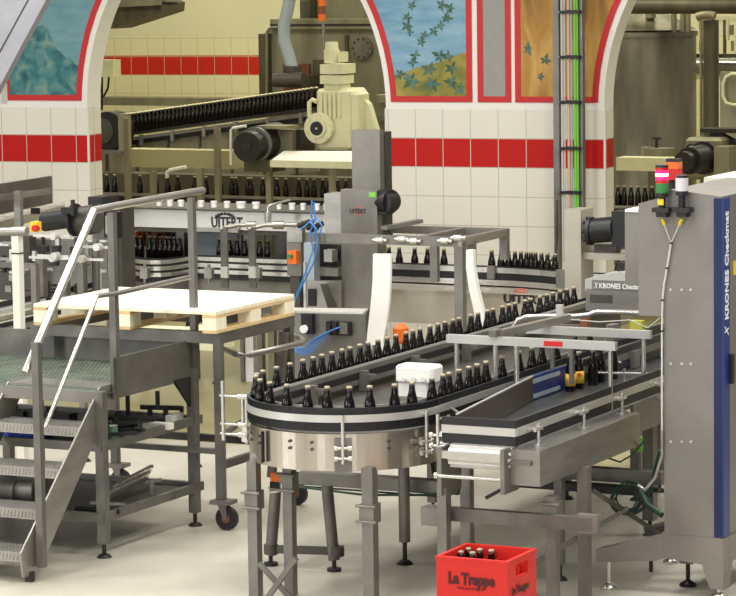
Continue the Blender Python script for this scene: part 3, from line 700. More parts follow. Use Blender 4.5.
# green coiled cable
cc = MB()
cx_, cz_ = onY(626, 500, .9).x, onY(626, 500, .9).z
for k, (rx, rz, dx, dz) in enumerate(((.085, .075, 0, 0), (.11, .09, .015, .012), (.07, .062, -.012, -.01), (.095, .07, .02, .02), (.12, .08, .0, -.01))):
    cc.tube([(cx_+dx+rx*math.cos(t/24*2*PI), .9+.012*k+.05*math.sin(t/24*2*PI), cz_+dz+rz*math.sin(t/24*2*PI)) for t in range(25)], .0055, 6)
cc.tube([onY(634, 512, .9), onY(650, 490, .85), onY(655, 470, .8), onY(660, 450, .7)], .012, 6)
cc.tube([onY(640, 490, .85), onY(648, 505, .8), onY(662, 515, .75)], .018, 8)
cc.tube([onY(605, 457, .9), onY(620, 462, .9), onY(632, 455, .9), onY(645, 440, .9)], .006, 6)
tag(cc.build('coiled_cable', 'greencable'), 'dark green coiled cable hanging between the front conveyor and the tall cabinet', 'cable')
tag(FB(634, 640, 438, 452, .95, .05).build('green_connector', 'cable_green'), 'green connector plug above the coiled cable', 'connector')
# lower channel running behind the front conveyor legs
lc = thing('lower_channel', 'dull horizontal steel channel and wire tray behind the front conveyor legs', 'channel', (1.3, 1.2, .6))
a, b = onY(548, 474, 1.2), onY(661, 480, 1.2)
P(MB().box(a.x, b.x, 1.2, 1.28, b.z-.035, b.z+.045), 'channel', 'steel_matt', lc)
P(MB().box(a.x-.2, b.x, 1.15, 1.2, b.z-.07, b.z-.045).box(a.x-.2, b.x, 1.05, 1.06, b.z-.08, b.z-.035), 'wire_tray', 'dark', lc)
for px in (644, 676): pass
def solo_leg(px, ytop, yfoot, w, label, m='frame_grey'):
    q = W(px, yfoot, 0); z = onY(px, ytop, q.y).z; t = thing('leg_stand', label, 'leg', q)
    P(MB().box(q.x-w/2, q.x+w/2, q.y-w/2, q.y+w/2, .10, z), 'leg_tube', m, t)
    P(MB().cyl((q.x, q.y, .02), (q.x, q.y, .11), .013, 8).cyl((q.x, q.y, 0), (q.x, q.y, .022), .05, 14, .028), 'foot', 'dark', t)
solo_leg(650, 388, 535, .075, 'pale square conveyor leg just left of the tall cabinet')
solo_leg(636, 420, 500, .06, 'short dark leg behind the coiled green cable')
solo_leg(567, 440, 499, .05, 'slim leg with dark cone foot far behind the front conveyor')
solo_leg(560, 470, 580, .05, 'slim leg just behind the right pair of front conveyor legs')

# ================================================================== CRATE
def crate(x0, x1, y0, y1, zb_, zt, lab_, k_):
    cr = thing('beer_crate', lab_, 'crate', ((x0+x1)/2, (y0+y1)/2, zb_), None)
    bx = MB(); w = .018
    bx.box(x0, x1, y0, y0+w, zb_, zt).box(x0, x1, y1-w, y1, zb_, zt).box(x0, x0+w, y0+w, y1-w, zb_, zt).box(x0, x1, y0, y1, zb_, zb_+.015)
    bx.box(x1-w, x1, y0+w, y0+.11, zb_, zt).box(x1-w, x1, y1-.11, y1-w, zb_, zt).box(x1-w, x1, y0+.11, y1-.11, zb_, zb_+.155).box(x1-w, x1, y0+.11, y1-.11, zb_+.225, zt)
    bx.box(x0-.004, x1+.004, y0-.004, y0+w, zt-.012, zt+.004).box(x0-.004, x1+.004, y1-w, y1+.004, zt-.012, zt+.004).box(x0-.004, x0+w, y0, y1, zt-.012, zt+.004).box(x1-w, x1+.004, y0, y1, zt-.012, zt+.004)
    P(bx, 'crate_shell', 'red', cr)
    dv = MB()
    for i in range(1, 6): xx = x0+(x1-x0)*i/6; dv.box(xx-.003, xx+.003, y0+w, y1-w, zb_+.015, zb_+.20)
    for i in range(1, 4): yy = y0+(y1-y0)*i/4; dv.box(x0+w, x1-w, yy-.003, yy+.003, zb_+.015, zb_+.20)
    P(dv, 'divider', 'red', cr)
    text_mesh('La Trappe', .085, 'lettering', 'text_crate', cr, (x0+.07, y0-.006, zt-.135), (R90, 0, 0), bold=.0035, shear=.0, width=.27)
    text_mesh('TRAPPIST', .016, 'small_lettering', 'text_crate', cr, (x0+.12, y0-.006, zt-.165), (R90, 0, 0), width=.16)
    text_mesh('La Trappe', .055, 'lettering', 'text_crate', cr, (x1+.006, y0+.05, zt-.185), (R90, 0, R90), bold=.002, width=.22)
_a, _b, _c, _d = W(435.5, 557, .51), W(505.5, 562, .51), W(536.5, 553, .51), W(473, 547, .51)
for k_, (zb_, lab_) in enumerate(((0, 'lower red crate hidden under the lettered one'), (.25, 'bright red plastic beer crate lettered La Trappe in front of the conveyor legs'))):
    x0, x1 = _a.x, _b.x+.015; y0 = (_a.y+_b.y)/2; y1 = y0+.385; zt = zb_+.26
    crate(x0, x1, y0, y1, zb_, zt, lab_, k_)
for (i, j) in ((0, 3), (1, 3), (0, 2), (1, 2), (2, 3)):
    bottle(x0+(i+.5)*(x1-x0)/6, y0+(j+.5)*(y1-y0)/4, .266, 'bottle standing in the left corner of the red crate', 'bottles in the red crate')

# ================================================================== PLATFORM WITH STAIRS (left)
px0, px1, py0, py1 = -3.6, -1.85, .10, 1.36
pf = thing('work_platform', 'grey steel work platform with green mesh deck, handrails, tool shelves and stairs', 'platform', (-2.6, .7, 0))
dk = MB()
dk.box(px0, px1, py0, py1, 1.02, 1.03)
P(dk, 'deck', 'greencable', pf)
gr = MB()
n = 22
for i in range(n+1): yy = py0+(py1-py0)*i/n; gr.box(px0, px1-.02, yy-.004, yy+.004, 1.05, 1.058)
for i in range(60): xx = px0+(px1-px0)*i/60; gr.bar((xx, py0, 1.054), (xx+.03, py1, 1.054), .005, .008)
P(gr, 'deck_grating', 'deck_green', pf)
P(MB().box(px1-.012, px1, py0+.18, py1, .98, 1.24), 'side_board', 'frame_grey', pf)
P(MB().box(px0, px1, py1, py1+.012, 1.0, 1.24), 'rear_board', 'frame_grey', pf)
P(MB().box(px0, px1, py0-.01, py0+.03, .98, 1.05), 'front_edge', 'steel_matt', pf)
lg = .058
for (x, y) in ((-1.85, .12), (-1.85, 1.27), (-3.3, 1.27), (-2.75, .12)):
    l = P(MB().box(x-lg/2, x+lg/2, y-lg/2, y+lg/2, .09, 1.05), 'leg', 'frame_grey', pf)
    o = MB().cyl((x, y, .015), (x, y, .1), .014, 8).cyl((x, y, 0), (x, y, .02), .05, 14, .035).build('foot', 'dark', l); o.data.transform(Matrix.Translation(-Vector(pf.location)))
P(MB().poly([(-1.84, 1.23, 1.0), (-1.84, 1.23, .80), (-1.84, 1.02, 1.0)], (-.02, 0, 0)), 'gusset', 'dark', pf)
for z in (.70, .253):
    P(MB().box(px0, px1-.05, py0+.02, py1-.02, z-.012, z-.005), 'shelf_plate', 'dark', pf)
    P(MB().box(-1.86, -1.83, py0, py1, z-.025, z+.03), 'shelf_beam', 'frame_grey', pf)
    P(MB().box(px0, -1.83, py0-.02, py0+.02, z-.025, z+.03), 'shelf_beam', 'frame_grey', pf)
    P(MB().box(px0, -1.83, py1-.06, py1-.02, z-.025, z+.03), 'shelf_beam', 'frame_grey', pf)
# stairs: treads and stringers
tx0, tx1 = -2.55, -1.885
sty = [.16, -.06, -.28, -.50, -.72]; stz = [1.07, .848, .62, .402, .182]
def tread_mb(y, z):
    t = MB().box(tx0, tx1, y, y+.24, z-.012, z).box(tx0, tx1, y-.004, y+.004, z-.06, z+.001)
    for i in range(26):
        x = tx0+.012+i*(tx1-tx0)/26
        t.bar((x, y-.006, z-.05), (x+.012, y-.006, z-.012), .005, .004, (0, 1, 0)); 
        for j in range(6): t.bar((x, y+.02+j*.036, z+.002), (x+.015, y+.03+j*.036, z+.002), .005, .003)
    return t
for y, z in zip(sty, stz): P(tread_mb(y, z), 'tread', 'steel_bright' if z > 2 else 'steel', pf)
for x, nm in ((tx1, 'r'), (tx0-.012, 'l')):
    P(MB().poly([(x, .16, 1.075), (x, .40, 1.075), (x, -.60, .04), (x, -.77, .04), (x, -.79, .19)], (.012, 0, 0)), 'stringer', 'steel', pf)
    o = P(MB().cyl((x, -.68, 0), (x, -.68, .06), .03, 10), 'stringer_foot', 'dark', pf)
# rails
def post(x, y, z0, z1, w=.05): return P(MB().box(x-w/2, x+w/2, y-w/2, y+w/2, z0, z1), 'rail_post', 'frame_grey', pf)
post(-1.865, .33, 1.0, 2.15, .044); post(-1.845, 1.30, .98, 2.17, .042)
post(-1.835, -.62, .08, 1.45, .044)
hz = 2.17
P(MB().tube([onX(93, 210.5, -1.86), onX(113, 206.3, -1.86), onX(190, 192.5, -1.845), onX(203, 190.5, -1.84)], .024, 12), 'handrail', 'steel', pf)
h0 = onX(94, 210, -1.85); h1 = onX(25, 373, -1.90)
P(MB().cyl(h0, h1, .026, 12), 'sloping_handrail', 'steel_bright', pf)
m0 = onX(97, 296, -1.85); m1 = onX(45, 428, -1.90)
P(MB().cyl(m0, m1, .014, 10), 'sloping_midrail', 'steel_bright', pf)
P(MB().tube([m0, onX(116, 293.5, -1.83), onX(190, 277, -1.80)], .016, 10), 'midrail', 'steel', pf)

# tools on the shelves
def tl(name, mb, m, label, cat='tool', group=None): return tag(mb.build(name, m), label, cat, group)
z1 = .70
q = onX(134, 438, -1.98); 
def sp_(px, py, z): return W(px, py, z)
a = sp_(128, 415, .72); tl('spanner', MB().bar(a, a+Vector((.0, .0, .16)), .022).cyl(a+Vector((.0, -.01, .18)), a+Vector((.0, .015, .18)), .026, 10), 'dark', 'dark spanner standing upright out of the pile on the upper shelf', 'spanner')
random.seed(3)
for i, (px, py, ang, L_) in enumerate(((112, 428, .3, .3), (120, 424, -.4, .35), (126, 430, -.2, .3), (118, 434, .1, .26), (135, 422, .6, .25), (108, 418, 1.2, .22), (140, 418, .15, .3))):
    a = W(px, py, .712+.012*i); d = Vector((math.cos(ang), math.sin(ang), .08))*L_/2
    mb = MB().bar(a-d, a+d, .03, .022).cyl(a-d-Vector((0, 0, .0)), a-d+Vector((0, 0, .05)), .022, 8)
    tl('machine_fitting', mb, 'dark', 'dark oily machine part lying in the heap on the upper shelf', 'machine part', 'machine parts heaped on the upper shelf')
tt = thing('clamp_stand', 'dark metal clamp with upright pin on the right of the upper shelf', 'clamp', W(158, 420, .70))
q = W(158, 418, .70)
P(MB().bar(q+Vector((-.12, -.02, .07)), q+Vector((.16, .04, .07)), .03).bar(q+Vector((-.06, 0, 0)), q+Vector((-.06, 0, .08)), .025).bar(q+Vector((.06, 0, 0)), q+Vector((.06, 0, .08)), .025).bar(q+Vector((.16, .04, .0)), q+Vector((.16, .04, .08)), .02), 'clamp_body', 'dark', tt)
P(MB().cyl(q+Vector((0, 0, .06)), q+Vector((0, 0, .18)), .016, 8), 'pin', 'steel_dark', tt)
for i, (px, py, w_, lab) in enumerate(((158, 424, .20, 'long off-white block lying on the upper shelf'), (171, 418, .05, 'small white cube on the upper shelf, left of two'), (178, 416, .05, 'small white cube on the upper shelf, right of two'))):
    q = W(px, py, .73); tl('plastic_block', MB().box(q.x-w_/2, q.x+w_/2, q.y-.03, q.y+.03, .70, .74+.01*(i > 0)), 'offwhite', lab, 'block')
q = W(113, 432, .75); cn = thing('tin_can', 'small teal and silver tin on the upper shelf', 'can', (q.x, q.y, .70))
P(MB().cyl((q.x, q.y, .70), (q.x, q.y, .79), .03, 14), 'can_body', 'leaf', cn); P(MB().cyl((q.x, q.y, .79), (q.x, q.y, .797), .031, 14), 'can_lid', 'steel_bright', cn)
q = W(24, 436, .72); tl('blue_bag', MB().box(q.x-.12, q.x+.14, q.y-.1, q.y+.16, .70, .765), 'blue_bag', 'bright blue flat case on the upper shelf behind the stairs', 'case').modifiers.new('b', 'BEVEL').width = .015
for i, px in enumerate((14, 26, 60)):
    q = W(px, 417, .76); tl('dark_box', MB().box(q.x-.07, q.x+.07, q.y, q.y+.1, .70, .80 if i < 2 else .78), 'dark', 'dark box at the back of the upper shelf behind the top step, ' + ('leftmost', 'middle', 'rightmost')[i], 'box')
for i in range(5):
    a = W(108+i*2, 497-i*3, .30+.006*i); b = W(146+i*1.5, 478-i*3, .32+.01*i)
    a.y += .0
    tl('metal_bar', MB().bar(a, b, .022, .02), 'steel_bright' if i % 2 else 'steel_matt', 'bright steel bar lying diagonally on the lower shelf', 'bar', 'steel bars on the lower shelf')
q = W(152, 489, .30); tl('bolt_clamp', MB().cyl((q.x, q.y, .26), (q.x, q.y, .36), .018, 8).bar((q.x-.05, q.y, .34), (q.x+.05, q.y+.04, .36), .02), 'steel_matt', 'shiny bolt clamp standing on the lower shelf', 'clamp')
q = W(118, 505, .28); tl('pipe_stub', MB().cyl((q.x-.2, q.y, .275), (q.x+.04, q.y+.03, .275), .018, 10), 'steel_matt', 'short grey pipe at the front of the lower shelf', 'pipe')
q = W(118, 510, .28); tl('black_rod', MB().cyl((q.x-.3, q.y-.02, .27), (q.x+.01, q.y, .27), .016, 10), 'black', 'black rod beside the short grey pipe', 'rod')
q = W(165, 486, .258); mt_ = MB(); mt_.poly([W(112, 512, .255), W(140, 503, .255), W(158, 497, .255), W(186, 489, .255), W(170, 483, .255), W(130, 484, .255), W(100, 495, .255)], (0, 0, .006)); tl('dirty_mat', mt_, 'dark', 'dark oily mat on the lower shelf', 'mat')
for i, px in enumerate((5, 24)):
    q = W(px, 492, .33); rl = MB().cyl((q.x-.08, q.y, .335), (q.x+.08, q.y+.02, .335), .075, 18).cyl((q.x+.08, q.y+.02, .335), (q.x+.088, q.y+.021, .335), .02, 12); tl('roll', rl, 'steel_matt', 'fat grey roll on the lower shelf behind the stairs, ' + ('left one' if i == 0 else 'right one'), 'roll')

# ================================================================== TROLLEY AND PALLET
tx = -1.62
tr = thing('pallet_trolley', 'grey steel trolley frame on castors carrying a wooden pallet', 'trolley', (-2.3, 1.8, 0))
ty0, ty1, tz = 1.22, 2.2, 1.305
fr = .052
P(MB().box(-3.05, tx+.03, ty0-.03, ty0+.03, tz-.075, tz).box(-3.05, tx+.03, ty1-.03, ty1+.03, tz-.075, tz).box(tx-.03, tx+.03, ty0, ty1, tz-.075, tz).box(-3.05, -2.99, ty0, ty1, tz-.075, tz), 'top_frame', 'frame_grey', tr)
P(MB().box(-3.05, tx+.03, ty0-.02, ty0+.02, .50, .535), 'lower_frame', 'frame_grey', tr)
P(MB().box(-3.05, tx+.03, ty1-.02, ty1+.02, .40, .45).box(tx-.02, tx+.02, ty0, ty1, .40, .45), 'lower_frame', 'steel_dark', tr)
for x, y in ((tx, ty0), (tx, ty1), (-3.02, ty0), (-3.02, ty1)):
    P(MB().box(x-fr/2, x+fr/2, y-fr/2, y+fr/2, .20, tz-.07), 'leg', 'frame_grey', tr)
    c = P(MB().box(x-.05, x+.09, y-.07, y+.05, .175, .20).poly([(x-.02, y-.03, .175), (x+.05, y-.03, .175), (x+.05, y-.03, .07), (x+.03, y-.03, .07)], (0, .01, 0)).poly([(x-.02, y+.02, .175), (x+.05, y+.02, .175), (x+.05, y+.02, .07), (x+.03, y+.02, .07)], (0, .01, 0)), 'castor', 'steel_matt', tr)
    o = MB().cyl((x+.04, y-.018, .078), (x+.04, y+.018, .078), .078, 24).build('wheel', 'rubber', c); o.data.transform(Matrix.Translation(-Vector(tr.location)))
    o = MB().cyl((x+.04, y-.024, .078), (x+.04, y+.024, .078), .03, 14).build('hub', 'brown', c); o.data.transform(Matrix.Translation(-Vector(tr.location)))
hd = [W(*p, 1.15) for p in ((219, 347), (228, 351), (240, 355.5), (250, 355), (300, 343.5), (303, 341), (300, 338), (287, 333))]
P(MB().tube(hd, .02, 10), 'push_handle', 'steel', tr)
P(MB().bar((tx+.02, ty1-.1, 1.2), (tx-.1, ty1-.1, .2), .05), 'brace', 'frame_grey', tr); P(MB().bar((tx, ty0+.02, .62), (tx+.0, ty1, .80), .03), 'brace', 'frame_grey', tr)
pa = thing('wooden_pallet', 'pale new wooden pallet lying on the grey trolley', 'pallet', (-2.3, 1.7, tz))
pxa, pxb, pya, pyb = -2.98, -1.585, 1.13, 2.22
bd = 9
for i in range(bd):
    y = pya + (pyb-pya)*i/bd; P(MB().box(pxa, pxb, y+.002, y+(pyb-pya)/bd-.004, tz+.122, tz+.144), 'deck_board', 'wood', pa)
for x in (pxa, (pxa+pxb)/2-.05, pxb-.1): P(MB().box(x, x+.1, pya, pyb, tz+.10, tz+.122), 'stringer_board', 'wood_dark', pa); P(MB().box(x, x+.1, pya, pyb, tz, tz+.02), 'bottom_board', 'wood_dark', pa)
for x in (pxa, (pxa+pxb)/2-.05, pxb-.1):
    for y in (pya, (pya+pyb)/2-.07, pyb-.14): P(MB().box(x, x+.1, y, y+.14, tz+.02, tz+.10), 'block', 'wood', pa)

# ================================================================== CABLE LADDER on the wall
def wpos(px, py, off): u_, z_ = wl(px, py, off); return WP + wu*u_ + wn*off + Vector((0, 0, z_))
cl = thing('cable_ladder', 'tall vertical galvanised cable ladder against the tiled wall', 'cable ladder', wpos(568, 270, -.35))
def vert(mb, px, y0, y1, off, r=None, w=None, dpt=None):
    a = wpos(px, y0, off); b = wpos(px, y1, off); b = Vector((a.x, a.y, b.z)); a.z += .8 if y0 <= 0 else 0
    if r: mb.cyl(a, b, r, 8)
    else: mb.box(a.x-w/2, a.x+w/2, a.y-dpt/2, a.y+dpt/2, b.z, a.z)
    return mb
P(vert(MB(), 556.5, 0, 285, -.3, w=.055, dpt=.05), 'side_rail', 'steel_matt', cl)
P(vert(MB(), 580.5, 0, 270, -.3, w=.055, dpt=.06), 'side_rail', 'steel_matt', cl)
rg = MB(); 
for yy in (12, 57, 102, 148, 192):
    a = wpos(556, yy, -.33); b = wpos(580, yy, -.33); b.z = a.z; P(MB().bar(a, b, .02, .02), 'rung', 'steel_matt', cl)
    k = MB()
    for px in (562, 566, 569, 572, 575, 578): q = wpos(px, yy, -.37); k.box(q.x-.016, q.x+.016, q.y-.02, q.y+.03, a.z-.014+.006*(px % 2), a.z+.012+.006*(px % 2))
    P(k, 'cable_tie', 'black', cl)
for px, m, r, nm in ((561.5, 'cable_white', .012, 'white'), (564, 'cable_white', .008, 'thin white'), (568, 'cable_peach', .014, 'peach'), (571, 'cable_blue', .010, 'pale blue'), (574.5, 'cable_green', .014, 'bright green'), (577, 'cable_green', .009, 'thin green')):
    tag(vert(MB(), px, 0, 262, -.355, r=r).build('cable', m), nm + ' cable running down the vertical cable ladder', 'cable')
tag(MB().tube([wpos(557, 200, -.4), wpos(557, 240, -.4), wpos(555, 256, -.42), wpos(549, 263, -.45), wpos(545, 270, -.45)], .012).build('conduit_pipe', 'steel_dark'), 'thin grey conduit curving off the foot of the cable ladder', 'conduit')

# ================================================================== BACK CONVEYOR with bottles in front of the wall
def lookx(px, py, Y): return onY(px, py, Y)
bt = thing('machine_bed', 'long low steel machine bed lettered UITERT under the rear bottle lane', 'conveyor', (-2.5, 6.6, 0))
a = onY(385, 283, 6.6); b = onY(560, 283, 6.6)
P(MB().box(-3.75, -1.1, 6.6, 7.25, .70, .975), 'bed_panel', 'bed_steel', bt)
P(MB().box(-3.75, -1.08, 6.58, 7.3, .975, .985), 'bed_top', 'beige_steel', bt)
bp = [(-3.75, 7.0, 0, -1), (-2.3, 7.0, 0, -1), (-2.0, 6.98, 0, -1), (-1.75, 6.92, -.1, -1), (-1.5, 6.82, -.1, -1), (-1.3, 6.78, 0, -1), (-.3, 6.78, 0, -1)]
P(MB().sweep(bp, -.05, .04, .986, 1.055), 'belt', 'dark', bt)
for z0, z1, m in ((1.150, 1.162, 'black'), (1.105, 1.150, 'steel_bright'), (1.045, 1.105, 'black'), (1.0, 1.045, 'steel_bright')):
    P(MB().sweep(bp, .045, .06, z0, z1), 'guide_rail', m, bt)
P(MB().sweep(bp, -.06, -.05, 1.06, 1.15), 'rear_rail', 'black', bt)
for x in (-3.6, -2.6, -1.6): leg(x, 6.9, .70, .06, bt, foot=True)
q = onY(503, 302.5, 6.59); text_mesh('UITERT', .10, 'lettering', 'text_dark', bt, q, (R90, 0, 0), bold=.003, width=.36)
q = onY(521, 292.5, 6.585); P(MB().tube([(q.x+.06*math.cos(PI*i/10), 6.585, q.z+.03*math.sin(PI*i/10)) for i in range(11)], .006, 6).bar((q.x-.03, 6.585, q.z), (q.x+.03, 6.585, q.z), .008, .02), 'logo_mark', 'text_red', bt)
P(FB(487, 494, 266, 279, 6.9, .03), 'rail_clamp', 'steel_matt', bt); P(FB(556, 565, 270, 288, 6.7, .05), 'rail_clamp', 'steel_matt', bt)
def rail_y(x):
    for (xa, ya, *_), (xb, yb, *_) in zip(bp, bp[1:]):
        if xa <= x <= xb: return ya + (yb-ya)*(x-xa)/(xb-xa)
    return 7.0
for px in (389, 399.3, 414.7, 427.5, 444, 491.7, 501, 508.5, 515, 521, 526.5, 531, 535.5, 541.5, 547.5, 555):
    x = onY(px, 255, 7.0).x
    for it in range(3): x = onY(px, 255, rail_y(x)).x
    bottle(x, rail_y(x), 1.055, 'dark beer bottle on the rear lane against the tiled wall', 'bottles on the rear lane in front of the tiled wall')
for px in (618,):
    q = onY(px, 260, 6.78); bottle(q.x, 6.78, 1.055, 'single dark bottle seen between the black motor and the inspection unit', None); 
# bed panel for rails: left section
ls = thing('rear_conveyor', 'curved triple-railed conveyor behind the pallet and left handrails', 'conveyor', (-4.6, 5.2, 0))
cp = []
for i in range(19):
    px = 112+i*10.5; yy_ = 7.06 - .42*math.sin(PI*min(1, i/8)); q = onY(px, 268, yy_); cp.append((q.x, q.y, 0, -1))
for k, (z0, z1, m) in enumerate(((1.145, 1.16, 'black'), (1.11, 1.145, 'steel_bright'), (1.09, 1.11, 'black'), (1.055, 1.09, 'steel_bright'), (1.035, 1.055, 'black'), (1.0, 1.035, 'steel_bright'), (.975, 1.0, 'black'))):
    P(MB().sweep(cp, .045+.003*(k % 2), .06+.01*(k % 2), z0, z1), 'guide_rail', m, ls)
P(MB().sweep(cp, -.1, .06, .95, .975), 'belt', 'dark', ls)
P(MB().box(-7.2, -3.78, 7.12, 7.32, 1.02, 1.055), 'rear_belt', 'steel_dark', ls); P(MB().box(-7.2, -3.78, 7.25, 7.32, .6, 1.02), 'rear_panel', 'steel_matt', ls)
P(MB().sweep(cp, .02, .04, .72, .95), 'side_panel', 'steel_matt', ls)
for px in (150, 214, 262):
    q = W(px, 268, 1.08); P(MB().cyl((q.x, q.y-.09, .96), (q.x, q.y-.09, 1.12), .014, 8).box(q.x-.035, q.x+.035, q.y-.11, q.y-.06, 1.0, 1.09), 'rail_bracket', 'steel', ls)
for i in (2, 9, 16): q = cp[i]; leg(q[0], q[1]+.15, .93, .06, ls, foot=True)
for px in (131, 136, 141, 150, 155, 161, 166, 170, 175, 180, 220, 230, 237.5, 245, 260, 268):
    q = W(px, 242.5, 1.29); bottle(onY(px, 258, 7.2).x, 7.2, 1.055, 'dark bottle standing behind the curved rails under the pale fascia', 'bottles under the pale fascia')
# cover band with lettering
ub = thing('machine_fascia', 'long pale fascia lettered UITERT above the curved rear conveyor', 'machine cover', (-5.0, 6.9, 1.5))
q0, q1 = onY(108, 210, 6.9), onY(345, 214, 6.9)
P(MB().box(q0.x, q1.x, 6.9, 7.3, 1.40, 1.56), 'fascia', 'alu', ub)
P(MB().box(q0.x-.1, q1.x+.1, 6.85, 7.5, 1.56, 1.575), 'top_shelf', 'steel_dark', ub)
P(MB().box(q0.x, q1.x, 6.92, 6.96, 1.36, 1.40), 'lower_lip', 'steel_dark', ub)
q = onY(211, 227, 6.895); text_mesh('UITERT', .13, 'lettering', 'text_dark', ub, q, (R90, 0, 0), bold=.003, width=.31)
gg = MB(); q = onY(225, 218, 6.895)
for i in range(9):
    t = PI*i/8; gg.box(q.x+.09*math.cos(t)-.01, q.x+.09*math.cos(t)+.01, 6.892, 6.90, q.z+.04*math.sin(t)-.008, q.z+.04*math.sin(t)+.008)
gg.tube([(q.x+.07*math.cos(PI*i/10), 6.897, q.z+.03*math.sin(PI*i/10)) for i in range(11)], .005, 6)
P(gg, 'gear_emblem', 'text_dark', ub)
# white knobs standing on the shelf of the fascia
for px, w_ in ((159, .03), (170, .03), (181, .03), (201, .03), (214, .03), (227, .03), (241, .045), (256, .035), (279, .025), (292, .03), (303, .025), (317, .025), (326, .025)):
    q = onY(px, 205, 7.05); w_ *= .85; tag(MB().cyl((q.x, 7.05, 1.575), (q.x, 7.05, 1.615), w_, 12).cyl((q.x, 7.05, 1.615), (q.x, 7.05, 1.632), w_*1.15, 12).build('white_knob', 'white'), 'white round knob on the shelf above the pale fascia', 'knob', 'white knobs on the fascia shelf')
# window zone: bluish panel and uprights below the fascia
wz = thing('glazed_guard', 'blue-grey panel hanging under the pale fascia behind the bottles', 'guard panel', onY(215, 250, 6.75))
P(FB(194, 237, 231, 257, 7.36, .03), 'panel', 'bluegrey', wz); P(FB(190, 238, 228, 232, 6.86, .06), 'top_channel', 'steel', wz)
for i, (x0_, x1_, m) in enumerate(((184, 194, 'dark'), (238, 241, 'steel_matt'), (243, 251, 'white'), (255, 260, 'steel_matt'), (266, 272, 'olive_steel'), (276, 286, 'steel_matt'))):
    tag(FG(x0_, x1_, 231, 7.35+.03*i, .06).build('machine_upright', m), ('dark', 'thin grey', 'bright white', 'grey', 'olive-tinted', 'broad grey')[i] + ' upright strip under the pale fascia', 'upright')
dz = thing('filler_housing', 'dim machine housing with small amber fittings behind the left handrail', 'machine', onY(150, 240, 8.2))
P(FB(120, 190, 214, 262, 7.6, .4), 'back_panel', 'olive_steel', dz)
P(FB(163, 172, 216, 258, 7.5, .08), 'column', 'steel_dark', dz); P(FB(176, 186, 216, 258, 7.5, .08), 'column', 'offwhite', dz)
k = MB()
for i in range(16):
    px, py = 126+random.random()*36, 219+random.random()*18; q = onY(px, py, 7.4); k.cyl(q, q+Vector((0, .05, 0)), .02, 8); k.box(q.x-.01, q.x+.01, 7.42, 7.46, q.z-.15, q.z)
P(k, 'amber_fittings', 'brown', dz)
P(FB(124, 160, 216, 220, 7.38, .05), 'nozzle_bar', 'alu', dz)
P(FB(128, 136, 232, 250, 7.3, .05), 'orange_tag', 'orange', dz)

# bracket bars in front of fascia (clamp arms)
for i, px in enumerate((224, 252)):
    q = W(px, 272, 1.1); t = thing('hanging_clamp', 'flat grey hanging bar with silver clamp in front of the rear conveyor, ' + ('left' if i == 0 else 'right') + ' of two', 'clamp', q)
    yy = q.y-.30
    P(FB(px-3.2, px+3.2, 227, 288, yy, .02), 'flat_bar', 'frame_grey', t); P(FB(px-3.4, px+3.4, 267, 278, yy-.03, .03), 'clamp', 'alu', t)
    a = onY(px-4, 229, yy); P(MB().tube([a, a+Vector((.12, .08, .03)), a+Vector((.55, .25, .03))], .018, 8).cyl(a+Vector((.2, .1, .03)), a+Vector((.27, .13, .03)), .035, 10).cyl(a+Vector((.4, .18, .03)), a+Vector((.46, .21, .03)), .035, 10), 'cross_tube', 'steel', t)
tag(MB().tube([onY(268, 216, 6.6), onY(268, 207, 6.6), onY(270, 205, 6.6), onY(290, 200, 6.9)], .012).cyl(onY(268, 222, 6.6), onY(268, 212, 6.6), .03, 10).build('angled_rod', 'steel_bright'), 'bright thin angled rod standing above the fascia lettering', 'rod')

# ================================================================== UITERT lift tower
tw = thing('lift_tower', 'tall grey lift tower with small UITERT lettering and green sticker', 'machine', onY(360, 300, 5.4))
YT = 5.45
P(FB(341.5, 377.5, 190, 312, YT, .09), 'housing', 'steel_matt', tw)
P(FB(324.5, 341.5, 194, 233, YT+.12, .2), 'side_box', 'steel', tw)
P(FB(352, 380, 130, 200, YT+.31, .08), 'mast', 'steel_matt', tw)
P(FB(382, 386.5, 132, 240, YT+.40, .1), 'mast_edge', 'steel_dark', tw)
q = onY(372, 194.5, YT-.003); P(MB().box(q.x-.025, q.x+.03, YT-.004, YT, q.z-.02, q.z+.015), 'green_sticker', 'cable_green', tw)
q = onY(350, 213, YT-.004); text_mesh('UITERT', .05, 'lettering', 'text_dark', tw, q, (R90, 0, 0), bold=.001, width=.14)
q = onY(358, 211, YT-.004); P(MB().tube([(q.x+.035*math.cos(2*PI*i/16), YT-.003, q.z+.035*math.sin(2*PI*i/16)) for i in range(17)], .003, 4), 'ring_emblem', 'text_red', tw)
md = thing('round_motor', 'black round motor end protruding right of the lift tower', 'motor', onY(390, 203, YT+.1))
a = onY(386, 203, YT+.0); P(MB().cyl(a+Vector((-.1, .1, 0)), a+Vector((0, .08, 0)), .10, 24), 'flange', 'black', md); P(MB().cyl(a+Vector((-.06, .2, 0)), a+Vector((-.06, .02, 0)), .095, 24), 'housing', 'black', md)
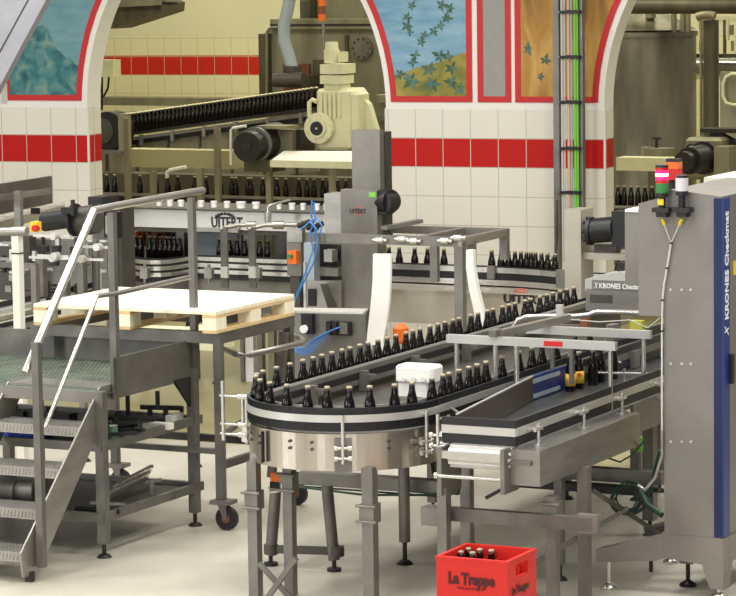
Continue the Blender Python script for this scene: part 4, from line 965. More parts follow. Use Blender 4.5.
# frame
fm = thing('lift_scaffold', 'rectangular grey frame of square bars right of the lift tower', 'frame', onY(440, 300, 5.2))
YF = 5.05
qa, qb = onY(290, 238.5, YF), onY(458, 241, YF); zf = (qa.z+qb.z)/2
P(MB().box(qa.x, qb.x, YF, YF+.06, zf-.035, zf+.035), 'front_beam', 'steel_matt', fm)
yr = onX(506, 229, qb.x).y
def ybm(px, x=None):
    q = W(px, 240, zf); return q
x1_ = qb.x
P(MB().box(x1_-.03, x1_+.03, YF, yr, zf-.03, zf+.03), 'side_beam', 'steel', fm)
xm_ = W(430, 241, zf).x if False else x1_-.36
P(MB().box(xm_-.03, xm_+.03, YF, yr, zf-.03, zf+.03), 'side_beam', 'steel', fm)
P(MB().box(xm_-.9, x1_+.03, yr-.06, yr, zf-.03, zf+.03), 'rear_beam', 'steel_matt', fm)
P(MB().box(x1_-.035, x1_+.035, YF, YF+.07, 0, zf), 'post', 'steel_matt', fm)
P(MB().box(x1_-.03, x1_+.03, yr-.06, yr, 1.33, zf), 'hanger', 'steel_matt', fm)
P(MB().box(x1_-.03, x1_+.03, YF+.22, YF+.27, 1.15, zf), 'post', 'steel_matt', fm)
P(FB(430, 437, 242, 282, YF+.5, .05), 'hanger', 'steel_matt', fm)
for px, py in ((402, 239), (414, 241), (445, 241), (380, 240), (458, 238)): q = onY(px, py, YF-.02); k = MB().cyl(q-Vector((.06, 0, 0)), q+Vector((.06, 0, 0)), .014, 8).cyl(q-Vector((.03, 0, 0)), q+Vector((.03, 0, 0)), .026, 8); P(k, 'clamp_bolt', 'steel_bright', fm)
P(MB().bar(onY(384, 228, YF+.2), onY(420, 221, YF+.7), .06, .03), 'slanted_plate', 'steel', fm)
# left upright with switch and cabling
up_t = thing('control_post', 'grey post plate at the left end of the lift frame carrying an orange switch', 'post', onY(296, 320, YF))
P(FB(287, 302, 228, 242, YF-.04, .06), 'head_block', 'steel', up_t); P(FB(287, 301, 242, 276, YF-.02, .03), 'mounting_plate', 'steel_matt', up_t)
P(FB(291, 300, 276, 345, YF, .05), 'post_tube', 'steel_dark', up_t); P(FB(303.5, 305.5, 262, 310, YF, .03), 'rod', 'alu', up_t)
sw = thing('rotary_switch', 'orange rotary switch on the post left of the lift tower', 'switch', onY(292, 258, YF-.05))
P(FB(288, 296, 251, 264, YF-.07, .05), 'switch_box', 'orange', sw); q = onY(291, 256, YF-.07); P(MB().cyl(q, q-Vector((0, .03, 0)), .018, 12), 'switch_knob', 'green', sw)
bh = thing('blue_air_hoses', 'bundle of thin blue air hoses falling beside the orange switch', 'hose', onY(310, 250, YF-.05))
for i, pth in enumerate((((312, 200), (311, 215), (314, 226), (318, 240), (314, 262), (304, 282), (293, 306)), ((314, 202), (315, 220), (310, 232), (313, 250), (305, 274), (295, 300)), ((309, 222), (317, 218), (322, 226), (320, 234)), ((300, 230), (310, 222), (318, 230), (312, 236)))):
    P(MB().tube([onY(x, y, YF-.06-.015*i) for x, y in pth], .0065, 6), 'hose', 'bluehose', bh)
kb_ = MB()
for px, py in ((298, 226), (303, 224), (307, 228), (311, 230), (316, 226)): q = onY(px, py, YF-.03); kb_.cyl(q, q+Vector((.06, 0, .02)), .022, 8)
tag(kb_.build('valve_cluster', 'dark'), 'dark valve cluster with hoses at the top left of the lift frame', 'valve')
# dark gap machine behind the frame's left bay
gp_ = thing('recessed_drive', 'dark recessed drive unit between the orange switch and the lift tower', 'machine', onY(325, 260, 5.9))
P(FB(304, 341, 244, 300, 6.0, .3), 'back_plate', 'black', gp_); P(FB(311, 338, 268, 276, 5.9, .1), 'slide', 'steel_matt', gp_); P(FB(324, 332, 250, 262, 5.85, .1), 'sensor', 'steel', gp_); P(FB(304, 314, 243, 284, 5.8, .1), 'side_plate', 'bluegrey', gp_)
P(MB().poly([onY(x, y, 5.4) for x, y in ((306, 281), (341, 281), (341, 312), (306, 312))], (0, .04, 0)), 'lower_plate', 'steel', gp_)
P(MB().poly([onY(x, y, 5.38) for x, y in ((320, 284), (327, 284), (338, 312), (329, 312))], (0, .02, 0)), 'rib', 'steel_dark', gp_)
P(MB().poly([onY(x, y, 5.38) for x, y in ((308, 289), (315, 289), (315, 306), (308, 306))], (0, .01, 0)), 'slot', 'dark', gp_)
# splash panel with white shelf, valve block and blue hoses
vp = thing('pneumatic_board', 'grey back panel with pale shelf on top, behind the far bottle lane', 'panel', onY(335, 350, 3.4))
YV = 3.6
P(FB(290, 384, 313, 385, YV, .03), 'panel', 'steel_matt', vp)
P(MB().poly([W(291, 311, 1.33), W(363, 312.5, 1.33), W(368, 308.5, 1.33), W(292, 307.5, 1.33)], (0, 0, -.012)), 'shelf', 'alu', vp)
P(FB(366, 384, 309, 345, YV-.02, .03), 'side_panel', 'steel_dark', vp)
P(FB(301, 312, 314, 334, YV-.05, .05), 'black_valve', 'black', vp)
for x in (-1.9, -1.2): P(MB().box(x, x+.06, YV, YV+.06, 0, 1.0), 'support_post', 'steel_dark', vp)
q = onY(304.5, 329, YV-.06); P(MB().cyl(q, q-Vector((0, .02, 0)), .03, 16), 'gauge', 'white', vp)
q = onY(337, 330, YV-.06); k = MB()
for i in range(4): k.box(q.x-.09+.05*i, q.x-.055+.05*i, YV-.06, YV, q.z-.04, q.z+.06)
P(k, 'valve_block', 'dark', vp); P(FB(340, 347, 323, 334, YV-.07, .06), 'valve_end', 'steel_matt', vp)
hs = MB()
for i in range(5):
    o_ = i*3.0
    hs.tube([onY(x, y, YV-.09-.008*i) for x, y in ((340-o_*.8, 327+o_*.3), (330-o_, 331+o_*.5), (322-o_, 341), (312-o_*.6, 352-o_*.3), (302-o_*.3, 355-o_*.6), (291, 349-o_*.6))], .005, 6)
tag(hs.build('blue_hose_bundle', 'bluehose'), 'sagging bundle of blue hoses on the grey panel behind the far bottle lane', 'hose')
tag(FB(391, 403, 325, 345, 3.3, .12).build('orange_housing', 'orange'), 'small orange housing behind the far lane bottles', 'housing').modifiers.new('b', 'BEVEL').width = .03
# white plastic chutes
def strip(pts, Y, dep, w): 
    mb = MB(); vs = []
    for (x0_, x1_, y_) in pts:
        a = onY(x0_, y_, Y); b = onY(x1_, y_, Y); vs.append((a, b))
    for (a, b), (c, d) in zip(vs, vs[1:]): mb.add([a, b, d, c] + [p+Vector((0, dep, 0)) for p in (a, b, d, c)], [(0, 1, 2, 3), (7, 6, 5, 4), (0, 3, 7, 4), (1, 5, 6, 2), (0, 4, 5, 1), (3, 2, 6, 7)])
    return mb
tag(strip([(373, 390.5, 254), (372.5, 390, 280), (371, 389, 300), (369, 387, 318), (367, 384, 335), (366.5, 382.5, 345)], 3.2, .03, 0).build('plastic_sheath', 'white'), 'wide white plastic strip hanging in front of the lift tower', 'plastic strip')
mb = strip([(366.5, 371, 343), (363, 368, 357)], 3.2, .02, 0); 
tag(strip([(376.5, 383, 345), (377, 381, 357)], 3.2, .03, 0).build('plastic_sheath_tip', 'white'), 'right tapering tip of the wide white strip', 'plastic strip')
tag(strip([(365.5, 371.5, 345), (364, 368, 357)], 3.2, .03, 0).build('plastic_sheath_tip', 'white'), 'left tapering tip of the wide white strip', 'plastic strip')
tag(strip([(466, 473, 250), (466, 473.5, 268), (469, 477.5, 290), (474, 483, 312), (477, 486, 330)], 4.2, .05, 0).build('plastic_tube', 'white'), 'narrow curved white plastic strip right of the frame post', 'plastic strip')

# ================================================================== right column with black motor
cm = thing('machine_tower', 'pale grey square column right of the cable ladder carrying a motor bracket', 'column', onY(575, 350, 5.3))
Yc = 5.3
P(FB(565, 581, 210, 345, Yc, .25), 'column', 'beige_steel', cm)
P(MB().box(onY(565, 210, Yc).x, onY(581, 210, Yc).x, Yc, Yc+.32, 0, .9), 'column_base', 'steel_matt', cm)
P(FB(581, 640, 253.5, 260, Yc+.05, .3), 'shelf', 'beige_steel', cm)
mo = thing('electric_motor', 'black electric motor mounted between the pale column and the junction box', 'motor', onY(603, 230, Yc+.1))
a = onY(593, 231, Yc+.05); b = onY(615, 229, Yc+.05)
P(MB().cyl(a, b, .095, 22), 'housing', 'black', mo); fn = MB()
for i in range(10):
    q = a + (b-a)*(i+.5)/10; fn.cyl(q-Vector((.004, 0, 0)), q+Vector((.004, 0, 0)), .097, 22)
P(fn, 'cooling_fins', 'black', mo)
P(MB().cyl(a-Vector((.03, 0, 0)), a, .108, 20), 'flange', 'black', mo)
for i in range(8): P(MB().cyl(a+Vector((-.055, .095*math.cos(i*PI/4), .095*math.sin(i*PI/4))), a+Vector((-.04, .095*math.cos(i*PI/4), .095*math.sin(i*PI/4))), .013, 6), 'flange_bolt', 'dark', mo)
P(MB().box(b.x, b.x+.12, Yc-.02, Yc+.14, b.z-.13, b.z+.14), 'terminal_box', 'black', mo); P(FB(594, 616, 245, 254, Yc+.1, .1), 'mount', 'steel_dark', mo)

# ================================================================== LEFT REAR: conveyor guard and motor
lg_ = thing('angled_guard', 'tall grey sheet guard in the upper left in front of the tiles', 'guard', onY(25, 200, 4.0))
Yg = 4.3
P(MB().poly([W(-30, 184+4, 1.85), W(49, 176, 1.85), W(49, 176, 1.85)-Vector((0, 0, .24)), W(-30, 188, 1.85)-Vector((0, 0, .27))], (.03, 0, .0)), 'sheet', 'frame_grey', lg_)
a = W(-30, 202, 1.75); b = W(50, 191, 1.75); P(MB().bar(a, b, .03, .05), 'rail', 'steel', lg_)
q = W(20, 200, 1.72); P(MB().box(q.x-.03, q.x+.03, q.y-.05, q.y, 1.50, 1.80), 'strut', 'steel', lg_)
q = W(37, 208, 1.6); P(MB().box(q.x-.04, q.x+.03, q.y-.04, q.y, 1.55, 1.60), 'latch', 'dark', lg_)
sb = thing('sloping_girder', 'pale steel beam running below the angled guard at the left edge', 'beam', W(30, 215, 1.5))
a = W(-30, 232, 1.45); b = W(60, 209, 1.45); P(MB().bar(a, b, .10, .075), 'beam', 'alu', sb)
a = W(-30, 214, 1.50); b = W(58, 203, 1.50); P(MB().bar(a, b, .16, .02), 'top_plate', 'offwhite', sb)
lm = thing('drive_motor', 'black drive motor with grey drum behind the upper end of the handrail', 'motor', W(60, 222, 1.45))
a = onY(44, 222, 4.2); b = onY(73, 218, 4.2)
P(MB().cyl(a, b, .075, 20), 'housing', 'black', lm); P(MB().cyl(onY(74, 220, 4.15), onY(76.5, 220, 4.15), .13, 22), 'flange', 'black', lm)
P(MB().cyl(onY(76, 222, 4.2), onY(96, 219, 4.2), .115, 22), 'gearbox', 'steel_dark', lm); P(FB(61, 71, 208, 214, 4.0, .1), 'terminal_box', 'black', lm); P(FB(71, 73.5, 200, 216, 4.0, .02), 'lever', 'black', lm)
es = thing('emergency_switch', 'yellow box with red knob under the black drive motor', 'switch', W(35, 228, 1.4))
P(FB(30, 37, 222, 232, 3.6, .06), 'switch_box', 'yellow', es); q = onY(37, 228, 3.6); P(MB().cyl(q, q-Vector((0, .04, 0)), .026, 12), 'red_knob', 'red', es)
wp_ = thing('white_post', 'pale square post at the far left behind the stairs', 'post', onY(17, 340, 2.6))
q = onY(17, 236, 2.6); P(MB().box(q.x-.03, q.x+.03, 2.57, 2.63, 0, q.z), 'post_tube', 'offwhite', wp_); P(MB().box(q.x-.033, q.x+.033, 2.567, 2.633, q.z-.13, q.z-.12), 'strap', 'dark', wp_)
P(MB().cyl(onY(-6, 232, 2.6), onY(27, 231, 2.6), .03, 12), 'clamp_head', 'steel', wp_)
# vertical steel cabinet post behind handrail top (px 93-120)
hp = thing('grey_pillar_unit', 'grey upright machine column with small display behind the platform post', 'machine', onY(105, 280, 4.6))
P(FB(93, 107, 206, 300, 4.6, .2), 'column', 'steel_matt', hp); P(FB(107, 122, 208, 300, 4.7, .2), 'side_column', 'steel_dark', hp); P(FB(104, 117, 212, 238, 4.5, .08), 'display_frame', 'black', hp); P(FB(105.5, 112, 216, 234, 4.48, .02), 'display', 'alu', hp)
P(FB(88, 102, 197, 206, 4.7, .25), 'top_dome', 'dark', hp)
# jumble conveyor at left (x 0..115, y 236..320): two parallel railed lanes and brackets
lv = thing('left_conveyor', 'railed steel conveyor with many clamps at the far left behind the pallet', 'conveyor', (-3.6, 2.6, 0))
def lane(p0, p1, z, m, w=.02, h=.035): P(MB().bar(W(*p0, z), W(*p1, z), w, h), 'guide_rail', m, lv)
lane((-20, 315), (118, 286), 1.12, 'alu', .12, .03)
lane((-20, 309), (110, 281), 1.16, 'black', .02, .04)
lane((-20, 324), (75, 302), 1.06, 'steel_bright'); lane((-20, 331), (60, 312), 1.02, 'black'); lane((-20, 337), (48, 320), .98, 'steel'); lane((-20, 343), (36, 328), .94, 'dark')
lane((0, 268), (100, 252), 1.30, 'steel'); lane((15, 247), (110, 243), 1.36, 'steel_dark', .3, .03)
P(FB(-10, 35, 263, 268, 3.0, .04), 'cross_rod', 'frame_grey', lv); P(FB(31, 36, 265, 312, 3.0, .05), 'upright', 'steel_matt', lv)
P(FB(36, 43, 255, 297, 3.4, .06), 'upright', 'frame_grey', lv); P(FB(60, 66, 256, 296, 3.5, .06), 'upright', 'frame_grey', lv); P(FB(77, 83, 258, 293, 3.2, .06), 'upright', 'frame_grey', lv); P(FB(93, 97, 240, 292, 3.3, .04), 'upright', 'frame_grey', lv)
for x0_, x1_, y_ in ((37, 68, 256), (29, 72, 258), (75, 115, 247), (55, 103, 259), (33, 70, 236)):
    P(FB(x0_, x1_, y_-1, y_+1.3, 3.1, .02), 'cross_rod', 'alu', lv); q = onY((x0_+x1_)/2+3, y_, 3.08); P(MB().cyl(q-Vector((0, .03, 0)), q+Vector((0, .03, 0)), .028, 10), 'knob', 'alu', lv)
for px, py in ((43, 249), (55, 249), (53, 263), (9, 262), (12, 278), (8, 289)): P(FB(px-3, px+3, py-3, py+3, 3.9, .05), 'block', 'dark' if px > 20 else 'steel', lv)
P(FB(-10, 30, 236, 300, 4.4, .1), 'rear_panel', 'steel_dark', lv); P(FB(30, 92, 240, 290, 4.6, .1), 'rear_panel', 'steel_matt', lv)
RL = random.Random(11)
for i in range(26):
    px, py = RL.uniform(0, 100), RL.uniform(240, 292); v = RL.random() < .5; Yk = RL.uniform(3.5, 4.3)
    w_, h_ = (RL.uniform(1.2, 3.5), RL.uniform(8, 22)) if v else (RL.uniform(8, 22), RL.uniform(1.2, 3))
    P(FB(px-w_/2, px+w_/2, py-h_/2, py+h_/2, Yk, .03), 'bracket', RL.choice(('alu', 'steel', 'dark', 'black', 'steel_dark', 'steel_bright')), lv)
k = MB()
for cxp, cyp, rx in ((52, 290, 12), (84, 288, 10)):
    k.tube([W(cxp+rx*math.cos(2*PI*i/20), cyp+5*math.sin(2*PI*i/20), 1.16) for i in range(21)], .014, 6)
P(k, 'guide_ring', 'black', lv)
for x, y in ((-3.9, 3.2), (-3.0, 3.3)): leg(x, y, .95, .06, lv, foot=True)
# yellow-green crate/boxes seen under the pallet in the distance (stacked pallets)
tag(FB(120, 170, 330, 343, 4.0, .3).build('yellow_box', 'cream'), 'dull yellow carton seen under the pallet, left of two', 'carton'); tag(FB(178, 215, 330, 350, 4.0, .3).build('yellow_box', 'cream'), 'dull yellow carton seen under the pallet, right of two', 'carton')

# ================================================================== BEHIND THE ARCHES
BR = thing('back_bottle_conveyor', 'low conveyor with a single row of bottles running behind the arches', 'conveyor', (-6, 13.3, 0))
YB = 13.0
xa, xb_ = onY(95, 190, YB).x, onY(740, 190, YB).x
P(MB().box(xa-1, xb_, YB-.05, YB+.05, 1.06, 1.124), 'belt', 'dark', BR)
P(MB().box(xa-1, xb_, YB-.07, YB-.055, 1.13, 1.16), 'guide_rail', 'steel', BR); P(MB().box(xa-1, xb_, YB-.07, YB-.055, 1.08, 1.125), 'guide_rail', 'black', BR)
P(MB().box(xa-1, xb_, YB-.3, YB+.3, .80, 1.02), 'bed', 'olive_dark', BR)
for x in (-10, -8, -6, -4, -2): P(MB().box(x-.04, x+.04, YB-.04, YB+.04, 0, .8), 'leg', 'olive_dark', BR)
for px in (106.6, 114.6, 127, 140, 156, 168, 178, 195, 206, 220.5, 232, 236, 248, 251, 263, 277, 286, 299, 307, 314, 323, 329, 337.5, 346, 618, 624, 631, 638, 645, 652, 659):
    q = onY(px, 185, YB); bottle(q.x, YB, 1.125, 'dark bottle in the single row standing behind the left arch' if px < 400 else 'dark bottle in the row seen behind the right arch', 'row of bottles behind the left arch' if px < 400 else 'row of bottles behind the right arch')
# dark backdrop machinery behind the row
tag(FG(92, 400, 176, 14.2, .3).build('machine_plinth', 'olive_dark'), 'long dark machine base behind the row of bottles in the left arch', 'machine')
# long beam / covers
tag(FB(124, 233, 150, 168, 12.6, .25).build('long_cover', 'cream_dull'), 'long dull beam left of the black motor behind the arch', 'beam')
cv = thing('bright_cover', 'bright white-lit metal cover right of the black motor behind the arch', 'cover', onY(310, 165, 12.2))
P(FB(270, 352, 161, 168, 12.0, .25), 'front_lip', 'cream', cv); P(MB().poly([onY(270, 161, 12.0), onY(352, 161.5, 12.0), onY(352, 153, 12.0)+Vector((0, .35, 0)), onY(268, 153, 12.0)+Vector((0, .35, 0))], (0, 0, -.01)), 'top_sheet', 'white', cv)
tag(FB(616, 672, 158, 171, 12.6, .25).build('long_cover', 'cream'), 'pale horizontal beam seen through the right arch', 'beam')
pb = MB()
for i, (px, y0_, y1_) in enumerate(((125.5, 118, 188), (152, 172, 195), (199, 168, 200), (268, 170, 200), (331, 168, 190), (216, 128, 176))):
    tag(FG(px-2.5, px+2.5, y0_, 12.4, .05).build('support_post', 'olive_steel'), 'thin olive-lit support post behind the left arch', 'post', 'support posts behind the left arch')
tag(MB().tube([onY(167, 178, 12.2), onY(167, 172, 12.2), onY(170, 170, 12.2), onY(186, 167, 12.2)], .02).build('bent_tube', 'offwhite'), 'pale bent handle behind the top of the handrail', 'handle')
tag(MB().tube([onY(231, 165, 12.1), onY(231, 130, 12.1), onY(233, 128, 12.1), onY(246, 126, 12.1)], .016).build('bent_pipe', 'offwhite'), 'thin bent pipe left of the black motor behind the arch', 'pipe')
# motor behind arch
m2 = thing('conveyor_motor', 'black ribbed electric motor in front of the inclined bottle conveyor', 'motor', onY(255, 148, 12.3))
a = onY(247, 147, 12.0); b = onY(276, 139, 12.8)
P(MB().cyl(a, a+(b-a)*.25, .16, 24), 'fan_cover', 'black', m2); P(MB().cyl(a+(b-a)*.28, b, .185, 24), 'housing', 'dark', m2); P(MB().cyl(a+(b-a)*.25, a+(b-a)*.30, .19, 24), 'ring', 'steel_matt', m2); P(MB().cyl(a-Vector((.0, .012, 0)), a, .05, 16), 'hub', 'dark', m2)
P(FB(256, 286, 126, 129, 12.3, .3), 'top_plate', 'olive_steel', m2); P(FB(244, 272, 160, 172, 12.2, .3), 'mount', 'olive_dark', m2); P(FB(277, 292, 130, 155, 12.5, .2), 'gearbox', 'olive_steel', m2); P(FB(290, 302, 130, 168, 12.6, .3), 'side_bracket', 'dark', m2)
# inclined conveyor
ic = thing('inclined_conveyor', 'inclined conveyor packed with rows of bottles rising to the right behind the left arch', 'conveyor', onY(200, 150, 15.3))
YI = 15.3
pL = onY(96, 137, YI); pR = onY(318, 106.5, YI)
def iz(x): return pL.z + (pR.z-pL.z)*(x-pL.x)/(pR.x-pL.x)
def slab(name, m, d0, d1, y0_, y1_, x0_=None, x1_=None):
    x0_ = pL.x if x0_ is None else x0_; x1_ = pR.x if x1_ is None else x1_
    P(MB().add([(x, y, iz(x)+d) for x in (x0_, x1_) for y, d in ((y0_, d0), (y1_, d0), (y1_, d1), (y0_, d1))], [(0, 1, 2, 3), (7, 6, 5, 4), (0, 4, 5, 1), (1, 5, 6, 2), (2, 6, 7, 3), (3, 7, 4, 0)]), name, m, ic)
slab('belt', 'dark', -.03, 0, YI, YI+1.12, None, pR.x-.5)
slab('belt', 'dark', -.03, 0, YI, YI+.3, pR.x-.5, None)
slab('guide_rail', 'steel_matt', -.10, -.06, YI-.08, YI-.05); slab('shadow_gap', 'black', -.15, -.10, YI-.06, YI+.3)
slab('side_panel', 'olive_steel', -.75, -.15, YI-.02, YI+.02)
for i in range(7):
    x = pL.x+.25 + i*(pR.x-pL.x)/7; P(MB().box(x-.02, x+.02, YI-.1, YI-.06, iz(x)-.17, iz(x)-.05), 'bracket', 'steel', ic)
    P(MB().box(x-.1, x-.08, YI-.05, YI-.01, iz(x)-.75, iz(x)-.15), 'panel_rib', 'olive_dark', ic)
for x in (pL.x+.4, (pL.x+pR.x)/2, pR.x-.4): P(MB().box(x-.05, x+.05, YI+.15, YI+.25, 0, iz(x)-.1), 'leg', 'olive_dark', ic)
nI = 48
for j in range(3):
    for i in range(nI):
        x = pL.x + .35 + (pR.x-pL.x-.4)*(i+.5*(j % 2))/nI
        bottle(x, YI+.04+.066*j, iz(x), 'dark bottle with cap coloured as brightly lit, packed on the inclined conveyor behind the left arch', 'bottles packed on the inclined conveyor', cap1)
pk = MB(); pkc = MB()
for j in range(3, 16):
    for i in range(nI):
        x = pL.x + .35 + (pR.x-pL.x-.4)*(i+.5*(j % 2))/nI; y = YI+.04+.066*j
        if x > pR.x - .12 - .56*(y-YI): continue
        pk.lathe([(.0305, 0), (.0305, .12), (.0172, .18), (.0146, .222)], (x, y, iz(x)), 8); pkc.lathe([(.0158, .221), (.016, .229), (.0135, .236)], (x, y, iz(x)), 8)
po = pk.build('packed_bottles', 'glass'); tag(po, 'further rows of dark bottles packed behind the front rows on the inclined conveyor', 'bottles', None, 'stuff')
po2 = pkc.build('crown_caps', 'cap_lit', po)
em = thing('end_motor', 'black drum motor at the lower left end of the inclined conveyor', 'motor', onY(108, 132, 15.0))
q = onY(107, 131, 14.8); P(MB().cyl(q, q+Vector((0, .25, 0)), .23, 26), 'drum', 'black', em); P(MB().cyl(q-Vector((0, .01, 0))+Vector((-.06, 0, 0)), q+Vector((-.06, .02, 0)), .15, 22), 'hub', 'steel_dark', em); P(FG(118, 126.5, 114, 14.7, .1), 'end_plate', 'olive_steel', em); P(FB(96, 120, 151, 154, 14.6, .3), 'bracket', 'steel_matt', em)
# distant ledge, switch box
tag(FB(98, 256, 98, 106, 20, .4).build('ledge_girder', 'olive_steel'), 'long horizontal ledge beneath the far tiled wall', 'beam')
sbx = thing('wall_switch_box', 'small cream box on the wall at the left edge of the left arch', 'box', onY(106, 68, 19)); P(FB(99, 113, 60, 77, 19, .2), 'box_body', 'cream', sbx)
P(MB().tube([onY(109, 77, 19.1), onY(108, 88, 19.1), onY(104, 96, 19.1), onY(99, 98, 19.1)], .015, 6), 'wire', 'black', sbx); P(MB().tube([onY(101, 77, 19.1), onY(101, 110, 19.1)], .03, 8), 'conduit', 'dark', sbx)
# ceiling duct wedge
dw = thing('ceiling_duct', 'dark ribbed sloping duct hanging at the top of the left arch', 'duct', onY(140, 15, 18))
P(MB().poly([onY(x, y, 18) for x, y in ((104, 8), (108, 29), (161, 12), (162, 3), (120, -20))], (0, .6, 0)), 'duct_body', 'olive_dark', dw); P(MB().poly([onY(x, y, 17.9) for x, y in ((104, -4), (104, 8), (162, 5), (162, -2), (192, 0), (192, -8))], (0, .1, 0)), 'edge_plate', 'olive_steel', dw)
P(FB(162, 173, 2, 5, 17.9, .1), 'bracket', 'dark', dw)
# washer machine
wsn = thing('bottle_washer', 'large olive-tinted steel machine behind the cream gear motor', 'machine', onY(325, 180, 17))
YW = 17.25
P(FG(268, 395, 28, YW+.0, 1.2), 'casing', 'olive_steel', wsn); P(FB(270, 392, 19, 29, YW-.08, 1.3), 'top_flange', 'olive_steel', wsn); P(FB(270, 392, 24, 26, YW-.09, .02), 'flange_groove', 'dark', wsn)
P(FB(259, 268, 34, 110, YW-.1, .3), 'edge_column', 'brown' if False else 'olive_dark', wsn)
P(MB().tube([onY(x, y, YW-.1) for x, y in ((267, 95), (267, 32), (270, 28), (278, 27))], .02, 6).build if False else MB().tube([onY(x, y, YW-.1) for x, y in ((267, 95), (267, 32), (270, 28), (278, 27))], .02, 6), 'edge_pipe', 'olive_steel', wsn)
P(FB(300, 310, 0, 20, YW+.2, .8), 'upper_box', 'olive_dark', wsn); P(FB(310, 390, -25, 20, YW+.4, .8), 'upper_box', 'olive_steel', wsn)
q = onY(363, 48, YW-.01); P(MB().cyl(q+Vector((0, .02, 0)), q-Vector((0, .05, 0)), .14, 26), 'round_port', 'steel_matt', wsn); bl = MB()
for i in range(10): bl.cyl(q+Vector((.115*math.cos(i*PI/5), -.065, .115*math.sin(i*PI/5))), q+Vector((.115*math.cos(i*PI/5), -.05, .115*math.sin(i*PI/5))), .014, 6)
P(bl, 'port_bolts', 'olive_dark', wsn)
for y0_ in (35, 60): P(FB(345, 348, y0_, y0_+60, YW-.03, .03), 'seam', 'olive_dark', wsn)
P(FB(283, 309, 64, 90, YW-.04, .04), 'reddish_plate', 'brown', wsn); P(FB(272, 306, 76, 86, YW-.5, .4), 'hopper', 'olive_dark', wsn); P(FB(313, 330, 60, 95, YW-.06, .05), 'recess', 'olive_dark', wsn)
hh = MB().tube([onY(x, y, YW-.6) for x, y in ((292, -12), (288, 8), (284, 25), (284, 40), (289, 56), (292, 68))], .075, 12)
tag(hh.build('flexible_hose', 'bluegrey'), 'thick grey flexible hose dropping into the machine behind the left arch', 'hose')
tag(MB().cyl(onY(292, 66, YW-.7), onY(292, 73, YW-.7), .11, 16).cyl(onY(275, 80, YW-.8), onY(304, 80, YW-.8), .09, 14).build('hopper_drum', 'steel_dark'), 'dark drum at the lower end of the thick grey hose', 'drum')
bcn = thing('amber_beacon', 'orange and black signal light above the cream gear motor', 'signal light', onY(322, 22, YW-1))
for i, (y0_, y1_, m, nm) in enumerate(((-6, 6, 'orange', 'orange_lens'), (6, 14, 'brown', 'dark_lens'), (14, 21, 'orange', 'orange_lens'))):
    a = onY(322, y1_, YW-1.0); b = onY(322, y0_, YW-1.0); P(MB().cyl(a, (a.x, a.y, b.z), .045, 14), nm, m, bcn)
a = onY(323, 21, YW-1.0); b = onY(324, 50, YW-1.0); P(MB().cyl(a, (a.x, a.y, b.z), .018, 8), 'pole', 'steel', bcn)
# gear motor
gm = thing('gear_motor', 'large cream gear motor with round flange behind the left arch', 'motor', onY(340, 150, 12.6))
YM = 12.6
def Pm(mb, name, m='cream'): return P(mb, name, m, gm)
o = Pm(FB(316, 349, 89, 150, YM, .45), 'gearbox'); o.modifiers.new('b', 'BEVEL').width = .03
o = Pm(FB(347, 358, 92, 150, YM+.05, .3), 'rear_housing'); o.modifiers.new('b', 'BEVEL').width = .03
rbz = MB()
for px in (321, 325.5, 330, 334.5, 339): fb(rbz, px-.9, px+.9, 93, 118, YM-.03, .04)
Pm(rbz, 'casting_ribs')
Pm(MB().poly([onY(364, 100, YM+.2), onY(368, 104, YM+.2), onY(376, 130, YM+.2), onY(372, 134, YM+.2), onY(364, 134, YM+.2)], (0, .1, 0)), 'side_rib')
q = onY(320.5, 128, YM-.02); Pm(MB().cyl(q+Vector((0, .1, 0)), q-Vector((0, .06, 0)), .165, 28), 'round_flange'); Pm(MB().cyl(q, q-Vector((0, .09, 0)), .10, 24), 'inner_flange')
P(MB().cyl(q-Vector((0, .088, 0)), q-Vector((0, .096, 0)), .075, 20), 'shaft_bore', 'black', gm); P(MB().cyl(q-Vector((0, .09, 0)), q-Vector((0, .10, 0)), .012, 10), 'shaft', 'alu', gm)
bl = MB()
for i in range(6): t = i*PI/3+.3; bl.cyl(q+Vector((.14*math.cos(t), -.075, .14*math.sin(t))), q+Vector((.14*math.cos(t), -.055, .14*math.sin(t))), .018, 6)
Pm(bl, 'flange_bolts')
Pm(MB().tube([q+Vector((-.12, -.02, .12)), q+Vector((-.12, -.02, .27)), q+Vector((-.08, -.02, .30)), q+Vector((-.03, -.02, .28))], .025, 8), 'lifting_lug')
Pm(FB(320, 341, 75.5, 84, YM+.0, .3), 'coupling_block'); Pm(FB(320, 341, 64.5, 74, YM-.02, .34), 'coupling_block'); Pm(FB(324, 342, 84, 89, YM+.05, .2), 'neck')
a = onY(332, 63, YM+.12); b = onY(332, 50, YM+.12); Pm(MB().cyl(a, (a.x, a.y, b.z), .085, 18), 'motor_body'); c_ = onY(333, 42, YM+.12); Pm(MB().cyl((a.x, a.y, b.z), (a.x, a.y, c_.z), .075, 18, .065), 'motor_cap'); Pm(FB(338, 344, 52, 62, YM+.05, .1), 'terminal_box')
P(FB(318, 375, 150, 158, YM+.1, .5), 'mounting_base', 'olive_dark', gm); q = onY(351, 127, YM-.01); P(MB().cyl(q, q-Vector((0, .006, 0)), .05, 14), 'green_seal', 'green' if False else 'cable_green', gm) if False else None
pv = thing('pipe_valve', 'olive vertical pipe with valves at the right edge of the left arch', 'valve', onY(380, 120, 14))
P(FG(377, 384, 95, 13.5, .1), 'pipe', 'olive_steel', pv); P(FB(375, 386, 95, 103, 13.4, .15), 'valve_body', 'olive_steel', pv); P(FB(375, 386, 115, 121, 13.4, .15), 'valve_body', 'steel_matt', pv)

